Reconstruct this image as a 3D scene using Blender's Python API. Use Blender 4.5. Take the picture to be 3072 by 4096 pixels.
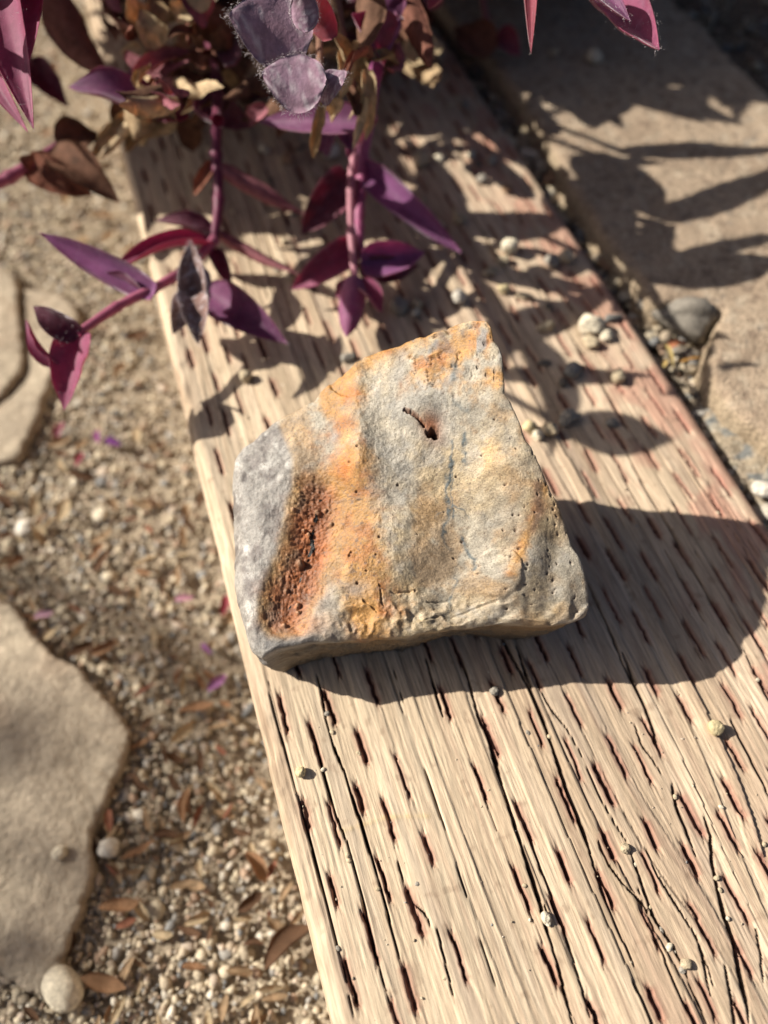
import bpy, math, random
import numpy as np
from mathutils import Vector

for o in list(bpy.data.objects):
    bpy.data.objects.remove(o)
sc = bpy.context.scene
C = sc.collection
R = math.radians

# ------------------------------------------------------------------ camera
TH, HC, F = R(30.7), 0.22, 3076.0
CAM = np.array([0.0, -HC * math.tan(TH), HC])
cd = bpy.data.cameras.new('camera'); cam = bpy.data.objects.new('camera', cd); C.objects.link(cam)
cam.location = CAM; cam.rotation_euler = (TH, 0, 0)
cd.sensor_fit = 'VERTICAL'; cd.sensor_height = 36; cd.lens = 36 * F / 4096
cd.clip_start = 0.005; cd.clip_end = 200
cd.dof.use_dof = True; cd.dof.focus_distance = 0.202; cd.dof.aperture_fstop = 6.2
sc.camera = cam

# ------------------------------------------------------------------ sky, sun, exposure
SUN_EL, SUN_A = R(35), R(11)
S = Vector((-math.cos(SUN_A) * math.cos(SUN_EL), math.sin(SUN_A) * math.cos(SUN_EL), math.sin(SUN_EL)))
w = bpy.data.worlds.new('World'); sc.world = w; w.use_nodes = True
wn = w.node_tree.nodes; bg = wn['Background']
sky = wn.new('ShaderNodeTexSky'); sky.sky_type = 'NISHITA'; sky.sun_disc = False
sky.sun_elevation = SUN_EL; sky.sun_rotation = math.atan2(S.x, S.y)
sky.air_density = 0.5; sky.dust_density = 3.0; sky.ozone_density = 0.3
w.node_tree.links.new(sky.outputs[0], bg.inputs[0]); bg.inputs[1].default_value = 0.05
sl = bpy.data.lights.new('sun', 'SUN'); sl.energy = 5.0; sl.angle = R(0.53); sl.color = (1.0, 0.93, 0.82)
so = bpy.data.objects.new('sun', sl); C.objects.link(so); so.rotation_euler = S.to_track_quat('Z', 'Y').to_euler()
so.location = S * 3
vs = sc.view_settings
vs.view_transform = 'Standard'; vs.look = 'None'; vs.gamma = 1; vs.use_curve_mapping = False; vs.exposure = 0.70
sc.cycles.use_denoising = True
sc.cycles.max_bounces = 8; sc.cycles.transparent_max_bounces = 8

# ------------------------------------------------------------------ helpers
rng = np.random.default_rng(7)
random.seed(11)
ct, st_ = math.cos(TH), math.sin(TH)

def at(px, py, z=0.0):
    """point of the plane z seen at a pixel of the 3072x4096 photograph"""
    u = (px - 1536) / F; v = (2048 - py) / F
    d = np.array([u, st_ + v * ct, -ct + v * st_])
    return CAM + d * ((z - HC) / d[2])

def pix(p):
    p = np.asarray(p, float)
    r = p - CAM
    dep = r[..., 1] * st_ - r[..., 2] * ct
    up = r[..., 1] * ct + r[..., 2] * st_
    return 1536 + F * r[..., 0] / dep, 2048 - F * up / dep

def zc(ox, oy, k, *pts):
    return [(ox + x * k, oy + y * k) for x, y in pts]

def _h(i, j, k, seed):
    n = (i * np.uint32(374761393) + j * np.uint32(668265263) + k * np.uint32(2246822519) + np.uint32((seed * 3266489917) & 0xffffffff))
    n = (n ^ (n >> np.uint32(13))) * np.uint32(1274126177)
    n = (n ^ (n >> np.uint32(15))) * np.uint32(2246822519)
    n = n ^ (n >> np.uint32(16))
    return n.astype(np.float32) / np.float32(2147483648.0) - 1

def noise(x, y, z=0.0, seed=0):
    x, y, z = np.broadcast_arrays(np.asarray(x, np.float64), np.asarray(y, np.float64), np.asarray(z, np.float64))
    fx, fy, fz = np.floor(x), np.floor(y), np.floor(z)
    tx, ty, tz = x - fx, y - fy, z - fz
    i, j, k = [a.astype(np.int64).astype(np.uint32) for a in (fx, fy, fz)]
    sx, sy, sz = [t * t * t * (t * (t * 6 - 15) + 10) for t in (tx, ty, tz)]
    o = np.uint32(1)
    def lx(jj, kk):
        a = _h(i, jj, kk, seed); b = _h(i + o, jj, kk, seed)
        return a + (b - a) * sx
    def ly(kk):
        a = lx(j, kk); b = lx(j + o, kk)
        return a + (b - a) * sy
    a = ly(k); b = ly(k + o)
    return a + (b - a) * sz

def fbm(x, y, z=0.0, octv=4, seed=0, gain=0.5):
    s = 0; a = 1.0; t = 0; f = 1.0
    for q in range(octv):
        s = s + a * noise(x * f + q * 17.3, y * f - q * 9.1, np.asarray(z) * f + q * 3.7, seed + q); t += a; a *= gain; f *= 2.03
    return s / t

def sstep(a, b, x):
    t = np.clip((x - a) / (b - a), 0, 1)
    return t * t * (3 - 2 * t)

def pdist(X, Y, pts):
    d = np.full(np.shape(X), 1e9)
    for (x0, y0), (x1, y1) in zip(pts[:-1], pts[1:]):
        dx, dy = x1 - x0, y1 - y0
        t = np.clip(((X - x0) * dx + (Y - y0) * dy) / (dx * dx + dy * dy + 1e-9), 0, 1)
        d = np.minimum(d, np.hypot(X - x0 - t * dx, Y - y0 - t * dy))
    return d

def mix(a, b, m):
    m = np.asarray(m)[..., None]
    return np.asarray(a) * (1 - m) + np.asarray(b) * m

def mesh_obj(name, verts, faces, mat, parent=None, col=None, smooth=True, attrs=None):
    """one mesh object; faces: int array (n,3) or (n,4)"""
    verts = np.ascontiguousarray(verts, np.float32); faces = np.ascontiguousarray(faces, np.int32)
    me = bpy.data.meshes.new(name)
    n, k = faces.shape
    me.vertices.add(len(verts)); me.vertices.foreach_set('co', verts.ravel())
    me.loops.add(n * k); me.loops.foreach_set('vertex_index', faces.ravel())
    me.polygons.add(n); me.polygons.foreach_set('loop_start', np.arange(0, n * k, k, dtype=np.int32))
    me.polygons.foreach_set('use_smooth', np.full(n, smooth, bool))
    me.update(calc_edges=True)
    if col is not None:
        ca = me.color_attributes.new('col', 'FLOAT_COLOR', 'POINT')
        c4 = np.ones((len(verts), 4), np.float32); c4[:, :3] = col
        ca.data.foreach_set('color', c4.ravel())
    for an, av in (attrs or {}).items():
        a = me.attributes.new(an, 'FLOAT', 'POINT'); a.data.foreach_set('value', np.ascontiguousarray(av, np.float32).ravel())
    if mat: me.materials.append(mat)
    o = bpy.data.objects.new(name, me); C.objects.link(o)
    if parent is not None: o.parent = parent
    return o

def grid_faces(nr, nc, wrap=False):
    r = np.arange(nr - 1)[:, None]; c = np.arange(nc if wrap else nc - 1)[None, :]
    c2 = (c + 1) % nc
    return np.stack([r * nc + c, r * nc + c2, (r + 1) * nc + c2, (r + 1) * nc + c], -1).reshape(-1, 4)

def tag(o, label=None, cat=None, group=None, kind=None):
    if label: o['label'] = label
    if cat: o['category'] = cat
    if group: o['group'] = group
    if kind: o['kind'] = kind
    return o

def empty(name, loc):
    o = bpy.data.objects.new(name, None); C.objects.link(o); o.location = loc; o.empty_display_size = 0.01
    return o

# ------------------------------------------------------------------ materials
def material(name, rough=0.8, base=None, var=0.0, vscale=800, bump=0.0, bscale=1500, sheen=0.0, transl=0.0, spec=0.3, tint=(1, 1, 1),
             rvar=0.0, coord='Object', stretch=(1, 1, 1), speck=None):
    m = bpy.data.materials.new(name); m.use_nodes = True
    nt = m.node_tree; N, L = nt.nodes, nt.links
    p = N['Principled BSDF']; out = N['Material Output']
    p.inputs['Roughness'].default_value = rough; p.inputs['Specular IOR Level'].default_value = spec
    tc = N.new('ShaderNodeTexCoord'); mp = N.new('ShaderNodeMapping'); mp.inputs['Scale'].default_value = stretch
    L.new(tc.outputs[coord], mp.inputs[0])
    if base is None:
        a = N.new('ShaderNodeAttribute'); a.attribute_name = 'col'; c = a.outputs['Color']
    else:
        q = N.new('ShaderNodeRGB'); q.outputs[0].default_value = (*base, 1); c = q.outputs[0]
    if var:
        n = N.new('ShaderNodeTexNoise'); n.inputs['Scale'].default_value = vscale; n.inputs['Detail'].default_value = 5; n.inputs['Roughness'].default_value = 0.65
        L.new(mp.outputs[0], n.inputs['Vector'])
        r = N.new('ShaderNodeMapRange'); r.inputs[1].default_value = 0.3; r.inputs[2].default_value = 0.7; r.inputs[3].default_value = 1 - var; r.inputs[4].default_value = 1 + var
        L.new(n.outputs[0], r.inputs[0])
        v = N.new('ShaderNodeVectorMath'); v.operation = 'SCALE'; L.new(c, v.inputs[0]); L.new(r.outputs[0], v.inputs['Scale']); c = v.outputs[0]
        if rvar:
            rr = N.new('ShaderNodeMapRange'); rr.inputs[1].default_value = 0.3; rr.inputs[2].default_value = 0.7; rr.inputs[3].default_value = rough - rvar; rr.inputs[4].default_value = min(1, rough + rvar)
            L.new(n.outputs[0], rr.inputs[0]); L.new(rr.outputs[0], p.inputs['Roughness'])
    if speck:
        sscale, thr, scol = speck
        vo = N.new('ShaderNodeTexNoise'); vo.inputs['Scale'].default_value = sscale; vo.inputs['Detail'].default_value = 2
        L.new(mp.outputs[0], vo.inputs['Vector'])
        r = N.new('ShaderNodeMapRange'); r.inputs[1].default_value = thr; r.inputs[2].default_value = thr + 0.06
        L.new(vo.outputs[0], r.inputs[0])
        mx = N.new('ShaderNodeMix'); mx.data_type = 'RGBA'; L.new(r.outputs[0], mx.inputs[0]); L.new(c, mx.inputs[6]); mx.inputs[7].default_value = (*scol, 1); c = mx.outputs[2]
    L.new(c, p.inputs['Base Color'])
    if sheen:
        p.inputs['Sheen Weight'].default_value = sheen; p.inputs['Sheen Roughness'].default_value = 0.4; p.inputs['Sheen Tint'].default_value = (0.9, 0.85, 0.9, 1)
    if bump:
        n = N.new('ShaderNodeTexNoise'); n.inputs['Scale'].default_value = bscale; n.inputs['Detail'].default_value = 5; n.inputs['Roughness'].default_value = 0.6
        L.new(mp.outputs[0], n.inputs['Vector'])
        b = N.new('ShaderNodeBump'); b.inputs['Strength'].default_value = 1; b.inputs['Distance'].default_value = bump
        L.new(n.outputs[0], b.inputs['Height']); L.new(b.outputs[0], p.inputs['Normal'])
    if transl:
        t = N.new('ShaderNodeBsdfTranslucent'); v = N.new('ShaderNodeVectorMath'); v.operation = 'MULTIPLY'; L.new(c, v.inputs[0]); v.inputs[1].default_value = tint
        L.new(v.outputs[0], t.inputs[0]); ms = N.new('ShaderNodeMixShader'); ms.inputs[0].default_value = transl
        L.new(p.outputs[0], ms.inputs[1]); L.new(t.outputs[0], ms.inputs[2]); L.new(ms.outputs[0], out.inputs[0])
    return m

M = {}
M['soil'] = material('soil', 0.95, (0.13, 0.10, 0.075), 0.55, 250, 0.002, 350, spec=0.1)
M['sand'] = material('sandy_soil', 0.95, (0.37, 0.305, 0.225), 0.5, 420, 0.002, 600, spec=0.1)
M['gravel'] = material('gravel', 0.85, None, 0.25, 900, 0.0004, 900, spec=0.2)
M['wood'] = material('weathered_wood', 0.85, None, 0.27, 1.0, 0.0002, 1.0, spec=0.12, stretch=(1500, 110, 900))
M['rock'] = material('banded_rock', 0.52, None, 0.38, 1900, 0.0002, 2600, spec=0.4, rvar=0.25, speck=(2000, 0.64, (0.15, 0.115, 0.085)))
M['pebble'] = material('pebble_stone', 0.8, None, 0.3, 700, 0.0005, 900, spec=0.25)
M['paver'] = material('cast_concrete', 0.92, None, 0.42, 800, 0.0022, 750, spec=0.12)
M['flag'] = material('sandstone', 0.92, None, 0.26, 260, 0.0016, 420, spec=0.12)
M['leaf'] = material('purple_leaf', 0.58, None, 0.16, 350, 0.00012, 900, sheen=0.3, transl=0.35, tint=(2.2, 1.0, 1.4), spec=0.25)
M['fuzzy'] = material('hairy_leaf', 0.75, None, 0.2, 500, 0.0002, 900, sheen=0.35, transl=0.05, tint=(2.0, 1.0, 1.3), spec=0.1)
M['stem'] = material('plant_stem', 0.45, None, 0.15, 400, 0.0001, 800, sheen=0.2, transl=0.2, tint=(2.0, 1.0, 1.2))
M['dry'] = material('dry_leaf', 0.8, None, 0.3, 300, 0.0003, 700, transl=0.3, tint=(1.4, 1.0, 0.8), spec=0.2)
M['hair'] = material('leaf_hair', 0.6, (0.62, 0.56, 0.58), transl=0.3)
M['tree_leaf'] = material('tree_leaf', 0.6, (0.06, 0.10, 0.03), 0.3, 60, transl=0.3)
M['twig'] = material('twig_bark', 0.9, (0.10, 0.065, 0.045), 0.4, 600, 0.0003, 900)

# ------------------------------------------------------------------ timber frame of reference
E0, E1 = at(1326, 4096), at(646, 1270)
T = (E1 - E0); T /= np.linalg.norm(T)                 # along the timber, away from the viewer
NR = np.array([T[1], -T[0], 0.0])                     # across it, to the right
O = at(961, 2600)
def uv(p): return float(np.dot(p - O, T)), float(np.dot(p - O, NR))
def uvpx(pts): return [uv(at(x, y)) for x, y in pts]
W = 0.5 * (uv(at(2515, 1252))[1] + uv(at(3059, 2065))[1])
GZ = -0.09                                            # gravel path level
BZ = -0.013                                           # level of the filled bed behind the timber

# ------------------------------------------------------------------ the setting: ground
def sheet(name, x0, x1, y0, y1, nx, ny, zf, mat):
    xs = np.linspace(x0, x1, nx); ys = np.linspace(y0, y1, ny)
    X, Y = np.meshgrid(xs, ys)
    V = np.stack([X, Y, zf(X, Y)], -1).reshape(-1, 3)
    return mesh_obj(name, V, grid_faces(ny, nx), mat)
xs = np.concatenate([np.linspace(-30, -0.6, 20), np.linspace(-0.58, 0.5, 160), np.linspace(0.6, 30, 20)])
ys = np.concatenate([np.linspace(-30, -0.5, 20), np.linspace(-0.48, 1.0, 200), np.linspace(1.1, 30, 20)])
X, Y = np.meshgrid(xs, ys)
Z = GZ - 0.0025 + 0.002 * fbm(X * 25, Y * 25, octv=3, seed=3)
g = mesh_obj('ground', np.stack([X, Y, Z], -1).reshape(-1, 3), grid_faces(len(ys), len(xs)), M['sand'])
tag(g, kind='structure')
# bed of soil held up by the timber, out to the right
us = np.concatenate([np.linspace(-3, -0.3, 10), np.linspace(-0.28, 0.75, 220), np.linspace(0.8, 4, 10)])
vv = np.concatenate([[W - 0.004, W - 0.0035], np.linspace(W - 0.003, W + 0.25, 70), np.linspace(W + 0.3, 5, 12)])
U, V_ = np.meshgrid(us, vv, indexing='ij')
Z = BZ - 0.004 + 0.003 * fbm(U * 60, V_ * 60, octv=3, seed=5); Z[:, 0] = GZ - 0.05
PW = O + U[..., None] * T + V_[..., None] * NR; PW[..., 2] = Z
b = mesh_obj('soil_bed', PW.reshape(-1, 3), grid_faces(len(us), len(vv))[:, ::-1], M['soil'])
tag(b, kind='structure')

# ------------------------------------------------------------------ the timber
def build_timber():
    RC = 0.0045
    DEP = 0.15
    du_near = np.arange(-0.135, 0.215, 0.00056)
    U1 = np.concatenate([np.linspace(-0.45, -0.137, 40), du_near, np.arange(0.2155, 0.47, 0.0014), np.linspace(0.475, 0.9, 40)])
    # cross-section: left side up, rounded corner, top, rounded corner, right side down
    sec = []
    for z in (-DEP, -0.06, -0.03, -0.02, -0.014, -0.009, -0.0065): sec.append((0.0, z, -1, 0))
    for a in np.linspace(0, 90, 12): sec.append((RC - RC * math.cos(R(a)), -RC + RC * math.sin(R(a)), -math.cos(R(a)), math.sin(R(a))))
    for v in np.arange(RC + 0.00034, W - RC, 0.00034): sec.append((v, 0.0, 0, 1))
    for a in np.linspace(90, 0, 10): sec.append((W - RC + RC * math.cos(R(a)), -RC + RC * math.sin(R(a)), math.cos(R(a)), math.sin(R(a))))
    for z in (-0.008, -0.014, -0.03, -DEP): sec.append((W, z, 1, 0))
    sec = np.array(sec)
    Ug = np.repeat(U1[:, None], len(sec), 1); Vg = np.repeat(sec[None, :, 0], len(U1), 0)
    top = np.repeat((sec[:, 3] > 0.5)[None, :], len(U1), 0).astype(float)
    # arc position across, so that grain runs on over the corners
    arc = np.concatenate([[0], np.cumsum(np.hypot(np.diff(sec[:, 0]), np.diff(sec[:, 1])))]); arc -= arc[np.argmin(np.abs(sec[:, 0] - RC))] - RC
    A = np.repeat(arc[None, :], len(U1), 0)
    warp = 0.0035 * fbm(Ug * 4, A * 12, octv=2, seed=21) + 0.0006 * fbm(Ug * 16, A * 45, octv=2, seed=22)
    # a knot in the lower right makes the grain swing round it
    ku, kv = uv(at(3110, 3930)); kd = np.hypot((Ug - ku) / 1.6, Vg - kv)
    warp += 0.012 * np.exp(-(kd / 0.022) ** 2) * np.sign(Vg - kv) * np.clip(np.abs(Vg - kv) / 0.01, 0, 1)
    G = A + warp
    H = np.zeros_like(Ug)
    # growth-ring strips: each strip a slightly tilted ledge
    edges = np.cumsum(rng.uniform(0.0028, 0.0085, 60)) - 0.02
    tilt = rng.uniform(-0.0002, 0.0005, 61); off = rng.uniform(-0.00025, 0.00025, 61); hue = rng.uniform(-1, 1, 61)
    idx = np.searchsorted(edges, G.ravel()).reshape(G.shape)
    lo = np.concatenate([[edges[0] - 0.005], edges])[idx]; hi = np.concatenate([edges, [edges[-1] + 0.005]])[np.minimum(idx, 59)]
    fr = np.clip((G - lo) / np.maximum(hi - lo, 1e-4), 0, 1)
    H += off[idx] + tilt[idx] * fr
    strip = hue[idx]
    groove = np.minimum(fr, 1 - fr) * (hi - lo)
    gm = np.exp(-(groove / 0.00034) ** 2) * np.clip(-0.1 + 1.1 * noise(Ug * 12, idx * 3.1, seed=31), 0, 1)
    H -= 0.0007 * gm
    H += 0.00014 * fbm(G * 1600, Ug * 50, octv=3, seed=33) + 0.0001 * fbm(G * 3200, Ug * 160, octv=2, seed=34)
    H += 0.0008 * fbm(G * 60, Ug * 9, octv=2, seed=35)
    # colour
    c = mix((0.57, 0.475, 0.345), (0.42, 0.335, 0.235), np.clip(0.5 + 0.5 * strip, 0, 1))
    c = mix(c, (0.63, 0.545, 0.41), np.clip(fbm(G * 420, Ug * 14, octv=3, seed=41) * 1.3, 0, 1) * 0.8)
    c = mix(c, (0.31, 0.225, 0.165), np.clip(fbm(G * 700, Ug * 11, octv=3, seed=42) * 1.7 - 0.2, 0, 1) * 0.7)
    c = mix(c, (0.40, 0.30, 0.225), sstep(0.15, 0.5, fbm(G * 90, Ug * 6, octv=3, seed=46)) * 0.5)
    c = mix(c, (0.34, 0.29, 0.235), sstep(0.2, 0.6, fbm(G * 130, Ug * 9, 4.0, octv=3, seed=47)) * 0.5)
    c = mix(c, (0.50, 0.37, 0.30), sstep(0.02, W - 0.01, Vg) * 0.28 * (0.75 + 0.5 * noise(Ug * 30, G * 80, seed=43)))
    c = mix(c, (0.22, 0.155, 0.11), gm * 0.75)
    # faded red stain left in patches along the right edge and far end
    rs = sstep(0.15, 0.55, fbm(Ug * 75, G * 130, octv=3, seed=44) + sstep(W - 0.045, W - 0.004, Vg) * 0.75 - 0.25) * sstep(W - 0.06, W - 0.02, Vg)
    c = mix(c, (0.43, 0.235, 0.18), rs * 0.6)
    c = mix(c, (0.38, 0.29, 0.22), (1 - top) * 0.2)
    # long drying cracks
    def crack(pts, wid, dep, dirt=1.0, isuv=False):
        nonlocal H, c
        p = pts if isuv else uvpx(pts)
        p = sorted(p); pu = np.array([q[0] for q in p]); pv = np.array([q[1] for q in p])
        rows = np.where((U1 >= pu[0]) & (U1 <= pu[-1]))[0]
        if len(rows) < 3: return
        u = U1[rows]
        vc = np.interp(u, pu, pv) + 0.00025 * fbm(u * 70, pv[0] * 900, octv=3, seed=51)
        f = (u - pu[0]) / (pu[-1] - pu[0]); tp = np.clip(np.sin(np.pi * f) * 2.2, 0, 1) ** 0.7
        wd = 0.43 * wid * tp * (0.85 + 0.55 * noise(u * 130, pv[0] * 700, seed=52)) + 1e-5
        cols = np.where((sec[:, 3] > 0.5) & (sec[:, 0] > vc.min() - 0.004) & (sec[:, 0] < vc.max() + 0.004))[0]
        if len(cols) < 2: return
        s_ = np.ix_(rows, cols)
        d = np.abs(Vg[s_] - vc[:, None])
        k = 1 - sstep(0.35, 1.25, d / wd[:, None])
        H[s_] = np.minimum(H[s_], H[s_] * (1 - k) - dep * tp[:, None] * k)
        e = np.exp(-(d / (wd[:, None] * 1.6)) ** 2)
        c[s_] = mix(c[s_], (0.16, 0.10, 0.07), np.clip(e * 0.75 * dirt, 0, 1))
        c[s_] = mix(c[s_], (0.035, 0.024, 0.018), np.clip(k * 1.1, 0, 1) * dirt)
    L8 = lambda *p: zc(1972, 2600, 0.6765, *p)
    L9 = lambda *p: zc(900, 2600, 0.6765, *p)
    LR = lambda *p: zc(2000, 1700, 0.6462, *p)
    LU = lambda *p: zc(2000, 900, 0.6462, *p)
    crack(L8((130, -40), (190, 140), (300, 430), (360, 600), (450, 860), (540, 1080), (600, 1290), (650, 1440), (720, 1620), (800, 1790), (860, 1930)), 0.0009, 0.006)
    crack(L8((-60, 400), (0, 610), (80, 880), (150, 1110), (210, 1290), (270, 1470), (320, 1650), (380, 1840), (420, 2010), (470, 2212), (500, 2330)), 0.0009, 0.006)
    crack(L8((150, 960), (220, 1120), (280, 1300), (350, 1460), (400, 1590), (470, 1800), (540, 2060), (580, 2212)), 0.0006, 0.004)
    crack(L8((230, 150), (330, 340), (440, 480), (540, 660), (620, 850), (720, 1030), (800, 1150)), 0.00045, 0.003)
    crack(L8((800, 1180), (850, 1300), (900, 1450), (960, 1600), (1040, 1720), (1110, 1850), (1170, 2000), (1230, 2130), (1290, 2300)), 0.0007, 0.004)
    crack(L8((600, 1100), (680, 1270), (760, 1380), (880, 1500), (960, 1600)), 0.0005, 0.003)
    crack(L8((900, 1170), (960, 1320), (1040, 1450), (1110, 1560), (1200, 1700), (1260, 1860), (1300, 2000)), 0.00045, 0.003)
    crack(L8((1240, 960), (1290, 1100), (1300, 1260), (1330, 1400), (1370, 1560), (1420, 1700), (1450, 1880), (1500, 2100), (1510, 2212)), 0.0013, 0.006)
    crack(L8((830, 420), (880, 560), (940, 640), (1000, 740)), 0.0005, 0.003)
    crack(L8((1060, 780), (1090, 930), (1150, 1070), (1210, 1240)), 0.0007, 0.004)
    crack(L8((1390, 380), (1450, 500), (1520, 640), (1590, 780), (1640, 900)), 0.0008, 0.004)
    crack(L8((760, 0), (830, 170), (890, 310), (950, 480), (990, 600)), 0.0007, 0.004)
    crack(L8((1480, 0), (1540, 120), (1600, 240), (1650, 330)), 0.0007, 0.003)
    crack(L8((850, 1400), (960, 1700), (1060, 1950), (1180, 2212)), 0.0004, 0.003)
    crack(L8((1150, 1600), (1230, 1800), (1280, 2050)), 0.0004, 0.003)
    crack(L8((820, 1950), (880, 2080), (930, 2200), (960, 2300)), 0.0006, 0.004)
    crack(L8((1360, 1850), (1400, 2050), (1430, 2250)), 0.0008, 0.004)
    crack(L8((1560, 1640), (1590, 1800), (1600, 1960)), 0.0005, 0.003)
    crack(LR((770, 150), (900, 400), (1050, 640), (1180, 870), (1330, 1130), (1430, 1300), (1520, 1460), (1600, 1590)), 0.0006, 0.005)
    crack(LR((530, 960), (600, 1110), (690, 1300), (760, 1480), (830, 1610), (890, 1740)), 0.0008, 0.005)
    crack(LR((0, 1300), (60, 1420), (140, 1560), (220, 1730), (280, 1860)), 0.0010, 0.006)
    crack(LR((1000, 0), (1150, 230), (1290, 450), (1420, 640), (1540, 810)), 0.0004, 0.003)
    crack(LU((120, 250), (280, 470), (420, 660), (560, 840), (660, 1030), (760, 1200), (830, 1330)), 0.00055, 0.004)
    crack(LU((350, 380), (480, 560), (620, 780), (800, 1000), (950, 1200)), 0.0004, 0.003)
    crack(LU((-200, -100), (-60, 120), (60, 330), (150, 480)), 0.0005, 0.003)
    crack(L9((210, 70), (280, 330), (370, 640), (440, 900), (530, 1230), (610, 1530), (690, 1830), (750, 2130), (780, 2250)), 0.0006, 0.004, 0.75)
    crack(L9((520, 60), (570, 260), (600, 420), (640, 560), (720, 760), (760, 900), (800, 1010), (850, 1180), (910, 1360), (960, 1550), (1010, 1750), (1060, 1930)), 0.0006, 0.005, 0.9)
    crack(L9((480, 330), (540, 560), (590, 770), (650, 960), (720, 1130), (800, 1420), (860, 1640), (900, 1830), (960, 2020), (1000, 2212)), 0.0006, 0.004, 0.8)
    crack(L9((980, 60), (1080, 400), (1200, 760), (1330, 1160), (1430, 1460), (1530, 1780), (1626, 2060)), 0.00025, 0.0015, 0.7)
    crack(L9((1010, 1230), (1080, 1460), (1180, 1560), (1220, 1650)), 0.0004, 0.003, 0.9)
    crack(L9((1240, 1600), (1280, 1760), (1330, 1950), (1360, 2100)), 0.0005, 0.003)
    crack(L9((1180, 20), (1240, 230), (1290, 400)), 0.0006, 0.004)
    crack(L9((1380, 0), (1440, 180), (1500, 400), (1560, 520), (1626, 700)), 0.0009, 0.006)
    for q in range(22):   # fine checks all over
        u0 = rng.uniform(-0.13, 0.36); v0 = rng.uniform(0.008, W - 0.006); ln = rng.uniform(0.02, 0.09); sk = rng.uniform(-0.03, 0.03)
        crack([(u0, v0), (u0 + ln / 2, v0 + sk * ln / 2 + rng.uniform(-.0006, .0006)), (u0 + ln, v0 + sk * ln)], rng.uniform(0.00015, 0.00035), rng.uniform(0.0008, 0.0025), rng.uniform(.4, .9), True)
    # incising slits: staggered columns along the grain
    period = 0.0235
    v = 0.0075; q = 0
    smooth_band = (0.040, 0.050)
    while v < W - 0.004:
        ph = (0.0 if q % 2 == 0 else 0.5) * period + rng.uniform(-0.002, 0.002)
        if not (smooth_band[0] < v < smooth_band[1]):
            for k in range(-8, 24):
                uc = ph + k * period + rng.uniform(-0.0035, 0.0035)
                if uc < -0.14 or uc > 0.46 or rng.random() < 0.09: continue
                vc0 = v + rng.uniform(-0.0013, 0.0013); hl = rng.uniform(0.0032, 0.0056); hw = rng.uniform(0.00028, 0.00066); dep = rng.uniform(0.0014, 0.0034)
                sk = rng.uniform(-0.05, 0.02)
                rows = np.where(np.abs(U1 - uc) < hl + 0.004)[0]; cols = np.where((sec[:, 3] > 0.5) & (np.abs(sec[:, 0] - vc0) < 0.0025))[0]
                if len(rows) < 2 or len(cols) < 2: continue
                s_ = np.ix_(rows, cols)
                lu = Ug[s_] - uc; lv = Vg[s_] - vc0 - sk * lu + 0.00025 * noise(lu * 700, uc * 999, seed=61)
                core = (1 - sstep(0.5, 1.25, np.abs(lv) / hw)) * (1 - sstep(hl * 0.9, hl * 1.03, np.abs(lu)))
                ex = np.clip((np.abs(lu) - hl * 0.86) / 0.0022, 0, 1)          # torn ends fan out
                fan = (np.abs(lu) > hl * 0.86) * (1 - ex) * (1 - sstep(0.7, 1.1, np.abs(lv) / (0.0004 + 0.0008 * ex)))
                frk = (np.abs(lu) > hl) * np.exp(-((np.abs(lv) - 0.0002 - 0.00045 * np.clip((np.abs(lu) - hl) / 0.003, 0, 1)) / 0.00022) ** 2) * np.clip(1 - (np.abs(lu) - hl) / 0.0035, 0, 1)
                H[s_] = H[s_] - dep * core - 0.0005 * np.clip(fan, 0, 1) - 0.0007 * frk
                red = np.exp(-(np.abs(lv) / (hw * 2.3)) ** 2) * (1 - sstep(hl * 0.95, hl * 1.2, np.abs(lu)))
                c[s_] = mix(c[s_], (0.29, 0.115, 0.09), np.clip(np.maximum(red * 0.75, fan * 0.9), 0, 0.9))
                c[s_] = mix(c[s_], (0.10, 0.042, 0.034), np.clip(core * 1.0 * (0.7 + 0.5 * noise(lu * 900, lv * 2500, seed=62)), 0, 1))
                c[s_] = mix(c[s_], (0.15, 0.07, 0.05), np.clip(frk, 0, 1) * 0.8)
        v += rng.uniform(0.0054, 0.0072); q += 1
    # saw mark across the left half
    sm = uvpx(L9((660, 1080), (830, 1030), (950, 990), (1100, 985), (1200, 985)))
    dsm = pdist(Ug, Vg, sm) * 1.0
    km = np.exp(-(dsm / 0.0006) ** 2) * (0.6 + 0.5 * noise(Vg * 1200, 0, seed=71))
    H += 0.00025 * km; c = mix(c, (0.52, 0.40, 0.20), np.clip(km, 0, 1) * 0.6)
    c *= (1 + 0.10 * fbm(Ug * 35, G * 35, octv=3, seed=72))[..., None]
    spots = sstep(0.45, 0.65, fbm(Ug * 300, Vg * 300, octv=3, seed=73)); c = mix(c, (0.24, 0.17, 0.12), spots * 0.4)
    # worn left corner: dents, splinters lifted off, dirt
    cw = np.exp(-((Vg - 0.002) / 0.004) ** 2)
    H -= cw * (0.0011 * sstep(0.1, 0.6, fbm(Ug * 55, A * 80, octv=3, seed=75)) + 0.0006 * fbm(Ug * 16, A * 20, octv=2, seed=76) + 0.0005 * sstep(.2, .5, fbm(G * 900, Ug * 18, octv=2, seed=77)))
    c = mix(c, (0.26, 0.19, 0.13), cw * sstep(0.05, 0.5, fbm(Ug * 30, A * 260, octv=3, seed=78)) * 0.65)
    lowcorner = (1 - top)
    H *= (1 - 0.6 * lowcorner)
    PV = np.stack([Vg + H * sec[None, :, 2], Ug, sec[None, :, 1] + H * sec[None, :, 3]], -1)
    f = grid_faces(len(U1), len(sec))
    o = mesh_obj('timber', PV.reshape(-1, 3), f, M['wood'], col=np.clip(c * [0.99, 0.955, 0.93], 0.01, 0.95).reshape(-1, 3))
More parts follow.
